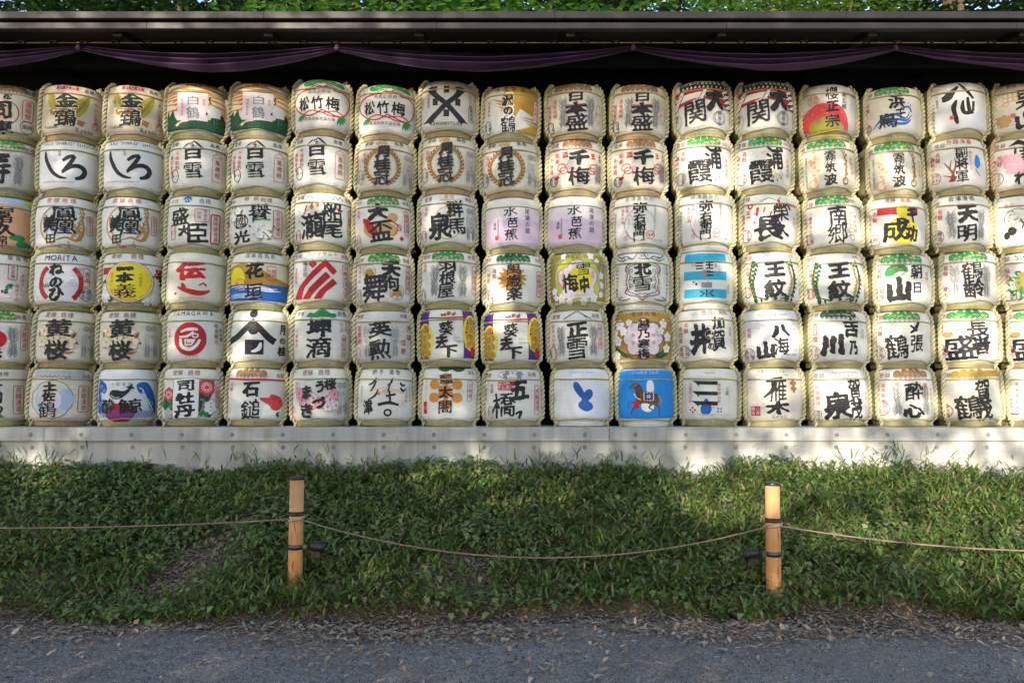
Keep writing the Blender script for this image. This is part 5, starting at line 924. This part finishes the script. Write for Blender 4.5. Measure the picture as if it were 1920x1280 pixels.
# ------------------------------------------------------------------ rope barrier on the bank
def mat_postwood():
    t = NT('post_wood'); v = t.coord('Object', (34, 34, 1.0)); n1 = t.noise(1.0, 5, v); n2 = t.noise(2.2, 3, t.coord('Object', (1, 1, 2)))
    c = t.mix(n1, (.42, .16, .045), (.64, .34, .135)); t.color(t.mix(t.ramp(n2, [(.4, (0,0,0)), (.7, (.6,.6,.6))]), c, (.64, .40, .20))); t.set(Roughness=.5); t.bump(n1, .15, .003); return t.m
PWOOD = mat_postwood()
STEEL = mat_simple('dark_steel_strap', (.06,.065,.075), (.13,.135,.15), 12, .35); STEEL.node_tree.nodes['Principled BSDF'].inputs['Metallic'].default_value = .7
GLASS = mat_simple('lamp_glass', (.03,.035,.04), (.06,.065,.07), 5, .1)
SCRIBE = mat_ink('red_brand', (.42, .07, .03), .6, .2)
def make_post(px_b, py_b, px_t, py_t, side, lab):
    p = on_bank(px_b, py_b); top = at(px_t, py_t, p.y); z0 = float(bz1(p.x, p.y))
    hgt = top.z-z0; lean = math.atan2(top.x-p.x, hgt); r0 = .052
    e = tag(empty('wooden_post', (p.x, p.y, z0)), lab, 'post', 'wooden posts of the rope barrier'); e.rotation_euler = (0, lean, 0)
    m = MB(); m.lathe([(r0*1.02, -.25), (r0*1.02, 0), (r0, hgt*.5), (r0*.97, hgt-.022)], 40); m.build('shaft', PWOOD, e)
    m = MB(); m.lathe([(r0*1.0, hgt-.0215), (r0*1.03, hgt-.018), (r0*1.03, hgt-.004), (r0*.98, hgt), (r0*.6, hgt+.003)], 40); m.build('cap', BLACKP, e)
    zt = hgt-.27*hgt/.79
    m = MB()
    for k in range(2): m.lathe([(r0*.99, zt-.016+k*.017), (r0*1.045, zt-.013+k*.017), (r0*1.045, zt-.003+k*.017), (r0*.99, zt+k*.017)], 40, cap=False)
    m.build('band', BLACKP, e)
    zr = zt-.035
    m = MB(); m.tube([((r0+.004)*math.cos(a), (r0+.004)*math.sin(a), zr+.012*math.sin(a*1.0+1)) for a in np.linspace(0, 4*math.pi, 60)], .006, 6); m.build('rope_wrap', RAILM, e)
    zs = hgt*.355
    m = MB(); m.lathe([(r0*1.0, zs-.018), (r0*1.035, zs-.018), (r0*1.035, zs+.018), (r0*1.0, zs+.018)], 40, cap=False)
    x = side*r0; m.box((min(x, x+side*.03), -.016, zs-.014), (max(x, x+side*.03), .016, zs+.014)); m.build('strap', STEEL, e)
    fl = empty('floodlight', (0, 0, 0)); fl.parent = e
    m = MB(); b0 = side*(r0+.03)
    m.lathe([(.030, 0), (.036, .02), (.040, .075), (.044, .085), (.044, .10)], 28)
    T = Matrix.Translation((b0+side*.02, .012, zs+.004)) @ Matrix.Rotation(side*R_(97), 4, 'Y')
    m.v = [tuple(T @ Vector(q)) for q in m.v]
    m.tube([(b0-side*.01, 0, zs), (b0+side*.03, .006, zs+.002)], .012, 8); m.tube([(b0-side*.005, .01, zs), (b0-side*.002, .03, zs-.07), (b0-side*.004, .03, zs-.24)], .007, 6)
    m.box((min(b0+side*.03, b0+side*.10), -.01, zs-.075), (max(b0+side*.03, b0+side*.10), .03, zs-.034))
    m.build('housing', BLACKP, fl)
    m = MB(); m.lathe([(.038, 0), (.034, .004)], 24); T = Matrix.Translation((b0+side*.121, .012, zs-.008)) @ Matrix.Rotation(side*R_(97), 4, 'Y'); m.v = [tuple(T @ Vector(q)) for q in m.v]; m.build('lens', GLASS, fl)
    m = MB()
    for zc, sgn in ((hgt*.56, 1), (hgt*.21, -1)):
        for q in range(3):
            a = -math.pi/2+(.0 if side > 0 else .35)+q*.08*sgn
            m.tube([((r0+.0012)*math.cos(a-.06), (r0+.0012)*math.sin(a-.06), zc+.03-q*.02), ((r0+.0012)*math.cos(a+.05), (r0+.0012)*math.sin(a+.05), zc-.015-q*.02)], .0016, 4)
    m.build('scratch_mark', SCRIBE, e)
    att = Matrix.Rotation(lean, 4, 'Y') @ Vector((0, 0, zr)); return p.x+att.x, p.y-r0-.006, z0+att.z, r0
P1 = make_post(553, 1097, 557, 893, 1, 'wooden post with black cap and a floodlight strapped on its right')
P2 = make_post(1451, 1112, 1448, 904, -1, 'wooden post with black cap and a floodlight strapped on its left')
def mat_rope():
    t = NT('barrier_rope'); g = t.noise(90, 3, t.coord('Object')); t.color(t.mix(g, (.16, .11, .08), (.32, .24, .185))); t.set(Roughness=.8); t.bump(g, .6, .004); return t.m
BROPE = mat_rope()
def catenary(a, b, low):
    """a hanging rope between two points with its lowest height given"""
    a, b = Vector(a), Vector(b); mid = (a.z+b.z)/2-low; pts = []
    for i in range(61):
        t = i/60; p = a.lerp(b, t); p.z -= 4*mid*t*(1-t); pts.append(p)
    return pts
def rope_span(pts, lab):
    m = MB()
    d = [0]
    for p, q in zip(pts[:-1], pts[1:]): d.append(d[-1]+(q-p).length)
    n = int(d[-1]/.008); s = np.linspace(0, d[-1], n); A = np.array([tuple(p) for p in pts]); Q = np.stack([np.interp(s, d, A[:,k]) for k in range(3)], 1)
    for ph in (0, 2.094, 4.189):
        a = ph+s/.028*2*math.pi; m.tube([(Q[i,0], Q[i,1]+.0032*math.cos(a[i]), Q[i,2]+.0032*math.sin(a[i])) for i in range(n)], .0037, 5)
    o = m.build('barrier_rope', BROPE); return tag(o, lab, 'rope', 'ropes of the low barrier')
y1 = P1[1]; y2 = P2[1]
a = Vector((P1[0]+.03, y1+.02, P1[2])); b = Vector((P2[0]-.03, y2+.02, P2[2]))
rope_span(catenary(a, b, at(1000, 1046, (y1+y2)/2).z), 'tan rope sagging between the two wooden posts')
q = at(190, 992, y1); far = Vector((-5.6, y1, P1[2])); rope_span(catenary(Vector((P1[0]-.03, y1+.02, P1[2])), far, at(100, 990, y1).z), 'tan rope running from the left post to the left picture edge')
far = Vector((6.1, y2, P2[2])); rope_span(catenary(Vector((P2[0]+.03, y2+.02, P2[2])), far, at(1900, 1034, y2).z), 'tan rope running from the right post to the right picture edge')

# ------------------------------------------------------------------ plants on the bank
GRASS = mat_leaf('grass_blade', [(.055,.125,.023), (.082,.178,.034), (.115,.215,.04), (.17,.26,.052), (.25,.29,.09), (.095,.185,.045), (.28,.22,.12)], .35, .42, .5)
VINE = mat_leaf('vine_leaf', [(.065,.135,.040), (.10,.185,.05), (.135,.215,.06), (.185,.255,.075), (.22,.235,.13)], .3, .38, .6)
LITTER = mat_leaf('dry_leaf', [(.20,.135,.09), (.36,.27,.20), (.46,.37,.29), (.28,.20,.15), (.56,.47,.39), (.40,.20,.11), (.30,.27,.2)], .1, .7)
def dens(X, Y):
    n = np.array([mnoise.noise(Vector((a*.9, b*1.3, 2.2))) for a, b in zip(X, Y)]); n2 = np.array([mnoise.noise(Vector((a*2.6+9, b*2.6, 5.2))) for a, b in zip(X, Y)])
    edge = 5.60+.07*np.sin(X*1.1+.6)+.06*np.sin(X*3.1)+.03*np.sin(X*7.3)
    d = np.clip((Y-edge)/.18, 0, 1)
    for px, py, r, k in ((1452,1122,.09,1), (553,1108,.06,.9), (455,985,.14,1), (415,1012,.15,1), (375,1040,.17,1), (345,1070,.2,1), (320,1100,.26,1), (40,1120,.30,.7), (60,1000,.18,.6), (880,1075,.20,.9), (860,1110,.22,.8), (640,1100,.16,.6), (950,1130,.25,.5), (20,940,.25,.5)):
        p = on_bank(px, py); d *= 1-k*np.exp(-(((X-p.x)/(r*1.4))**2+((Y-p.y)/r)**2))
    low = np.clip(1-(Y-5.7)/1.0, 0, 1)
    d *= np.clip(1.3+1.1*n*low+.7*n2*low, .2, 1)
    return np.clip(d, 0, 1)
def sample(n, x0=-6.2, x1=6.2, y0=5.55, y1=7.74, f=dens):
    X = rng.uniform(x0, x1, n); Y = rng.uniform(y0, y1, n); k = rng.random(n) < f(X, Y); return X[k], Y[k]
def blades(X, Y, l0, l1, w0, w1, up=.5, droop=.6, dzb=0.0, tuft=None):
    n = len(X); Z = bz1(X, Y)+dzb; az = rng.uniform(0, 2*np.pi, n); L = rng.uniform(l0, l1, n); W = rng.uniform(w0, w1, n); el = rng.uniform(.15, 1.3, n)*up+.15
    d = np.stack([np.cos(az), np.sin(az)], 1); sd = np.stack([-np.sin(az), np.cos(az)], 1); v = np.zeros((n, 8, 3))
    for k, (t, wq) in enumerate(((0, .35), (.3, 1), (.68, .85), (1, .05))):
        h = np.cos(el)*t*L; z = (np.sin(el)*t-droop*.5*t*t)*L
        for sgn, j in ((1, 0), (-1, 1)):
            v[:, k*2+j, 0] = X+d[:,0]*h+sgn*sd[:,0]*W*wq/2; v[:, k*2+j, 1] = Y+d[:,1]*h+sgn*sd[:,1]*W*wq/2; v[:, k*2+j, 2] = Z+z+.02*t
    return v.reshape(-1, 3), n
BL = [(0,1,3,2), (2,3,5,4), (4,5,7,6)]
def patch(X, Y):
    n = np.array([mnoise.noise(Vector((a*.75+3, b*1.3, 8.2)))+.5*mnoise.noise(Vector((a*2.3, b*3.1, 4.2))) for a, b in zip(X, Y)]); return np.clip(.27-.11*X+1.5*n, .03, 1)
gd = lambda X, Y: dens(X, Y)*(1-.5*patch(X, Y))
# tufts: bamboo-grass culms with several narrow leaves each
tx, ty = sample(9500, f=gd); reps = rng.integers(5, 10, len(tx)); hx = np.repeat(tx, reps); hy = np.repeat(ty, reps); k = len(hx)
hx = hx+rng.normal(0, .022, k); hy = np.clip(hy+rng.normal(0, .022, k), 5.5, 7.735)
hh = rng.uniform(0, 1, k)**1.5*.13
va, na = blades(hx, hy, .06, .14, .009, .018, .55, .6, hh)
gx, gy = sample(30000, f=gd); vb, nb = blades(gx, gy, .05, .12, .007, .013, .5, .6, rng.uniform(0, .05, len(gx)))
ex = rng.uniform(-6, 6, 900); k = rng.random(900) < .35+.3*np.sin(ex*2.1); ex = ex[k]; ey = rng.uniform(7.62, 7.735, len(ex)); rp = 5; ex2 = np.repeat(ex, rp)+rng.normal(0, .015, len(ex)*rp); ey2 = np.minimum(np.repeat(ey, rp), 7.735)
vc, nc = blades(ex2, ey2, .09, .21, .007, .014, .8, .7, rng.uniform(0, 1, len(ex2))**2*.24)
vc[:,1] = np.minimum(vc[:,1], 7.738); va[:,1] = np.minimum(va[:,1], 7.742); vb[:,1] = np.minimum(vb[:,1], 7.742)
tag(link('grass', np_mesh('grass', np.concatenate([va, vb, vc]), 8, BL, na+nb+nc, GRASS)), 'dense narrow bladed grass covering the bank', kind='stuff')
def leafcards(P, az, el, L, W, fold=.25, droop=.3):
    """heart shaped leaves with a fold along the midrib"""
    n = len(P); d = np.stack([np.cos(az)*np.cos(el), np.sin(az)*np.cos(el), np.sin(el)], 1); s = np.stack([-np.sin(az), np.cos(az), 0*az], 1); u = np.cross(d, s)
    v = np.zeros((n, 7, 3)); q = [(0,0,0), (.12,.42,fold), (.12,-.42,fold), (.5,.46,fold), (.5,-.46,fold), (1,0,-droop), (.5,0,0)]
    for k, (t, w_, f) in enumerate(q): v[:, k] = P+d*(t*L)[:,None]+s*(w_*W)[:,None]+u*(f*W*.5 if k < 5 else f*L)[:,None]
    return v.reshape(-1, 3)
LF = [(0,6,3,1), (0,2,4,6), (6,5,3,3), (6,4,5,5)]
LFT = [(0,6,3), (0,3,1), (0,2,4), (0,4,6), (6,5,3), (6,4,5)]
def vines(n, f, lmin, lmax, zmax):
    X, Y = sample(n, f=f); k = len(X); P_ = np.stack([X, Y, bz1(X, Y)+rng.uniform(.055, zmax, k)], 1); L = lmin+(lmax-lmin)*rng.random(k)**1.6
    az = rng.uniform(0, 6.283, k); return leafcards(P_, az, .36*np.sin(az)+rng.uniform(-.45, .3, k), L, L*rng.uniform(.65, .9, k)), k
vd = lambda X, Y: dens(X, Y)*(.10+.9*patch(X, Y))
v1, n1 = vines(90000, vd, .022, .066, .12); v2, n2 = vines(5000, lambda X, Y: np.clip(dens(X, Y)+.05, 0, 1)*(Y < 6.5)*.7, .05, .075, .10)
tag(link('ground_cover', np_mesh('ground_cover', np.concatenate([v1, v2]), 7, LFT, n1+n2, VINE)), 'low creeping heart leaved ground cover among the grass', kind='stuff')
def ld(X, Y):
    n = np.array([mnoise.noise(Vector((a*1.2+13, b*2.2, 1.2))) for a, b in zip(X, Y)])
    return np.clip(np.exp(-((Y-5.50)/.24)**2)*(1.0+1.3*n)+.95*(Y > 5.7)*(1-dens(X, Y))+.11*(Y < 5.5)*np.exp((Y-5.5)*1.2)*(1+1.5*n)+.05*(Y > 5.7), 0, 1)
def litter(n, lmin, lmax, y0, y1, f, zoff=.012):
    X, Y = sample(n, y0=y0, y1=y1, f=f); k = len(X); z = np.maximum(.012, bz1(X, Y))+zoff*rng.random(k)+.004
    L = rng.uniform(lmin, lmax, k); return leafcards(np.stack([X, Y, z], 1), rng.uniform(0, 6.283, k), rng.normal(0, .22, k), L, L*rng.uniform(.28, .5, k), .3, .05), k
v1, n1 = litter(70000, .022, .075, 4.3, 7.7, ld); v2, n2 = litter(80000, .010, .025, 4.2, 5.9, lambda X, Y: np.clip(ld(X, Y)*1.2+.06, 0, 1), .006)
tag(link('leaf_litter', np_mesh('leaf_litter', np.concatenate([v1, v2]), 7, LFT, n1+n2, LITTER)), 'dry brown fallen leaves along the foot of the bank', kind='stuff')
# loose stones on the path
X = rng.uniform(-5, 5, 15000); Y = rng.uniform(4.1, 5.65, 15000); k = len(X); S_ = rng.uniform(.0025, .0075, k)
octa = np.array([(1,0,0),(0,1,0),(-1,0,0),(0,-1,0),(0,0,.8),(0,0,-.4)]); jit = rng.uniform(.6, 1.3, (k, 6, 1)); v = octa[None]*jit*S_[:,None,None]
c, s = np.cos(rng.uniform(0, 6.28, k)), np.sin(rng.uniform(0, 6.28, k)); v = np.stack([v[...,0]*c[:,None]-v[...,1]*s[:,None]+X[:,None], v[...,0]*s[:,None]+v[...,1]*c[:,None]+Y[:,None], v[...,2]+np.where(Y < 5.3, .008, .03)[:,None]], -1)
STONE = mat_leaf('loose_stone', [(.05,.05,.058), (.10,.10,.115), (.16,.16,.175), (.26,.26,.27), (.09,.085,.08)], 0, .8)
tag(link('gravel', np_mesh('gravel', v.reshape(-1, 3), 6, [(0,1,4),(1,2,4),(2,3,4),(3,0,4),(1,0,5),(2,1,5),(3,2,5),(0,3,5)], k, STONE)), 'loose grey stone chips on the path', kind='stuff')

# ------------------------------------------------------------------ trees above and behind the shelter
BRIGHT = mat_leaf('bright_leaf', [(.03,.11,.012), (.06,.17,.015), (.10,.24,.02), (.15,.30,.03), (.08,.16,.06)], .5)
DARKL = mat_leaf('evergreen_leaf', [(.010,.03,.010), (.018,.05,.014), (.03,.075,.02), (.045,.095,.03)], .25)
SHADEL = mat_leaf('shade_leaf', [(.02,.045,.012), (.03,.06,.018), (.045,.08,.025)], .08)
YELL = mat_leaf('yellow_green_leaf', [(.09,.17,.012), (.15,.26,.02), (.20,.32,.03), (.06,.12,.015)], .5)
def cloud(n, c, r, l0, l1, el=.5):
    p = rng.normal(0, 1, (n, 3)); p = p/np.linalg.norm(p, axis=1)[:, None]*(rng.random(n)**.45)[:, None]; lump = np.array([mnoise.noise(Vector(q*2.1)+Vector(c)) for q in p])
    p = p*(1+.5*lump[:, None]); P_ = np.array(c)+p*np.array(r); P_ = P_[lump > -.28]; n = len(P_); L = rng.uniform(l0, l1, n)
    return leafcards(P_, rng.uniform(0, 6.283, n), rng.uniform(-1, .3, n)*el, L, L*rng.uniform(.5, .8, n), .15, .1)
def tree(base, hgt, rad, clumps, mat, l, lab, name='broadleaf_tree', n=2600):
    e = tag(empty(name, base), lab, 'tree', 'trees beyond the shelter'); m = MB(); b = Vector(base)
    m.tube([(0,0,-.1), (.03,0,hgt*.3), (-.04,.05,hgt*.6), (0,0,hgt)], [rad*1.25, rad, rad*.85, rad*.5], 14)
    for c, r in clumps:
        tip = Vector(c)-b; st = Vector((0, 0, min(hgt*.9, max(hgt*.45, tip.z*.75)))); m.tube([st, st.lerp(tip, .5)+Vector((0,0,.15)), tip], [rad*.4, rad*.25, rad*.08], 8)
    m.build('trunk', BARK, e)
    V_ = np.concatenate([cloud(n, c, r, *l) for c, r in clumps])-np.array(base)
    link('crown', np_mesh('crown', V_, 7, LFT, len(V_)//7, mat), e)
def roofz(y): return 5.09+(y-7.46)*.187
tree((-2.9, 12.4, 0), 7.2, .13, [((-3.3,11.7,7.25),(1.2,.6,.35)), ((-1.9,11.9,7.35),(1.0,.6,.35))], BRIGHT, (.10,.17), 'young tree with large bright leaves over the roof, left of centre', n=300)
tree((-.4, 12.6, 0), 7.3, .13, [((-.8,11.9,7.35),(1.1,.6,.35)), ((.6,11.8,7.3),(1.0,.6,.35))], BRIGHT, (.10,.17), 'young tree with large bright leaves over the middle of the roof', n=460)
tree((2.4, 12.5, 0), 7.3, .13, [((1.9,11.9,7.3),(.9,.6,.35)), ((3.1,12.0,7.35),(.8,.6,.35))], BRIGHT, (.09,.15), 'young tree with large bright leaves over the roof, right of centre', n=300)
tree((5.2, 13.6, 0), 7.9, .16, [((4.2,13.2,8.05),(1.2,.8,.5)), ((5.7,13.4,8.15),(1.1,.8,.5))], YELL, (.06,.11), 'tree with sunlit yellow green leaves over the right of the roof', n=1300)
for x, y, lab in ((-9.6, 17, 'dark evergreen tree behind the roof, at the left picture edge'), (-6.6, 16.2, 'dark evergreen tree behind the roof, second from the left edge'), (-3.4, 17.5, 'dark evergreen tree behind the roof, left of the middle'), (.2, 18.5, 'dark evergreen tree behind the roof, in the middle of the picture'), (3.6, 18.0, 'dark evergreen tree behind the roof, right of the middle'), (8.6, 15.6, 'dark evergreen tree with thick trunk behind the right end of the roof')):
    h = 1.5+y*.487
    tree((x, y, 0), h+1.5 if x > 8 else h-1.3, .3 if x > 8 else .2, [((x-1.4,y,h),(1.9,1.2,1.0)), ((x+1.4,y+.4,h+.1),(1.9,1.2,1.0)), ((x,y-.5,h+1.3),(1.8,1.4,.9)), ((x+.2,y+.3,h-1.2),(1.9,1.2,1.0))], DARKL, (.09,.17), lab, 'evergreen_tree', 4200)
# shrubs in the dark gap behind the barrels
def hedge(): 
    n = 26000; P_ = np.stack([rng.uniform(-7, 7, n), rng.uniform(8.95, 9.5, n), rng.uniform(1.3, 4.5, n)], 1); L = rng.uniform(.05, .10, n)
    return leafcards(P_, rng.uniform(0, 6.283, n), rng.uniform(-1, .3, n), L, L*.5), n
v, n = hedge(); tag(link('foliage', np_mesh('foliage', v, 7, LFT, n, DARKL)), 'dark foliage growing behind the barrels', kind='stuff')

# ------------------------------------------------------------------ unseen foliage behind the viewer, gaps shaped to let sun through in patches
def to_plane(p):
    t = (8.0-p.y)/SUND.y; return p.x+SUND.x*t, p.z+SUND.z*t
GAPS = []
def gap(px, py, rx, ry, T, surf='b'):
    p = on_bank(px, py) if surf == 'g' else at(px, py, {'b': 8.02, 'e': 7.46, 'c': 7.7, 'w': 7.73}[surf]); x, z = to_plane(p); GAPS.append((x, z, rx/192+.06, ry/192*(1 if surf != 'g' else .55)+.06, T))
for a in [
 (373,150,48,16,.9),(375,205,40,46,.40),(488,158,36,14,.5),(490,215,40,40,.22),(606,146,54,16,.85),(606,205,46,44,.42),(665,255,26,26,.4),(600,300,40,46,.50),(604,372,54,18,1),(610,420,45,40,.25),(140,200,60,50,.16),(257,200,60,50,.2),(385,300,50,46,.28),(480,300,50,50,.22),
 (505,586,46,18,1),(448,650,20,56,.85),(520,540,30,30,.5),(490,690,60,14,.3),(560,470,50,20,.25),(930,520,26,56,.8),(935,592,26,20,.9),(960,605,40,12,.5),(930,480,20,16,.4),
 (1130,200,60,60,.15),(1075,300,55,50,.35),(1190,300,55,50,.3),(1120,362,60,14,.5),(1075,350,40,16,.3),(1180,420,30,60,.18),
 (1313,252,54,20,.9),(1313,320,54,48,.85),(1426,320,54,52,.9),(1370,235,60,20,.5),(1290,370,60,16,.8),(1340,420,36,50,.35),(1433,425,56,52,.85),(1500,270,50,20,.7),(1545,300,56,44,.8),(1600,350,50,30,.5),(1554,420,58,54,1),(1660,400,62,46,.8),(1667,320,46,44,.35),(1720,370,50,14,.7),(1790,430,50,40,.38),(1790,330,50,40,.3),(1890,330,40,60,.5),(1895,430,50,50,.6),
 (1440,505,58,46,.85),(1558,510,58,50,.9),(1680,530,56,52,.9),(1800,530,50,50,.5),(1900,530,50,60,.75),(1330,560,40,20,.4),(1400,580,60,16,.6),(1441,640,52,46,.45),(1562,640,54,46,.55),(1683,640,56,50,.7),(1806,640,60,52,.85),(1915,640,50,56,.9),
 (1450,720,50,30,.8),(1500,770,46,50,.75),(1565,740,56,54,.95),(1686,745,58,52,.8),(1800,770,80,40,.7),(1910,740,60,60,.8),(1319,640,46,46,.25),(1690,250,60,16,.3),(1545,205,54,50,.18),(1785,205,54,50,.2)]: gap(*a)
for a in [(1430,815,60,20,.6),(1560,818,100,26,.95),(1740,818,120,26,.85),(1880,815,80,26,.8),(1020,822,60,20,.5),(890,840,60,20,.25),(85,862,44,26,.95),(1500,850,160,22,.9),(1750,850,180,22,.9)]: gap(*a[:4], a[4]*.7, 'w')
for a in [(1400,880,140,30,.6),(1600,890,220,60,.9),(1800,920,220,80,.85),(1480,960,180,50,.5),(1780,1000,200,60,.55),(1300,930,160,40,.35),(870,890,90,26,.55),(960,930,120,40,.25),(80,900,90,30,.4),(1880,1060,120,50,.4)]: gap(*a[:4], min(1.3, a[4]*1.8)/.66, 'g')
for a in [(60,40,140,20,.6),(330,40,160,16,.45),(480,40,120,16,.5),(640,40,90,24,1),(720,40,50,16,.6),(1480,40,90,14,.18),(1100,40,90,14,.15)]: gap(*a[:4], a[4]*.62, 'e')
for a in [(270,108,84,16,1),(360,108,50,12,.6),(585,105,40,12,.5),(760,110,80,14,.2)]: gap(*a, surf='c')
GA = np.array(GAPS)
def transmit(x, z):
    T = np.full(len(x), .02)
    for gx_, gz_, rx, rz, t in GA:
        d = np.sqrt(((x-gx_)/rx)**2+((z-gz_)/rz)**2); T = np.maximum(T, .66*t*np.clip((1.25-d)/.5, 0, 1))
    dap = np.array([mnoise.noise(Vector((a*2.4, b*2.8, 3.3)))+.6*mnoise.noise(Vector((a*5.2, b*5.6, 1.3))) for a, b in zip(x, z)])
    T = np.clip(T*np.clip(.88+1.25*dap, .25, 1.5), .02, 1)
    T = np.where(z > 5.16, np.maximum(T, np.clip((z-5.16)/.25, 0, .9)), T); return T
OD = 6.5; n = 100000
X = rng.uniform(-8.5, 8.5, n); Z = rng.uniform(-2.4, 5.5, n); T = transmit(X, Z)
k = rng.random(n) < np.clip(-np.log(np.maximum(T, .012))/OD, 0, 1); X, Z = X[k], Z[k]; n = len(X); tt = rng.uniform(13, 20, n)
P_ = np.stack([X+SUND.x*tt, 8+SUND.y*tt, Z+SUND.z*tt], 1); k = P_[:,2] > .1; P_ = P_[k]; n = len(P_); L = rng.uniform(.16, .23, n)
v = leafcards(P_, rng.uniform(0, 6.283, n), rng.uniform(-1.2, 1.2, n), L, L*.8)
wd = link('shade_leaves', np_mesh('shade_leaves', v, 7, LFT, n, SHADEL)); tag(wd, 'unseen leaf screen behind the viewer, shaped to dapple the barrels with sun', kind='stuff')
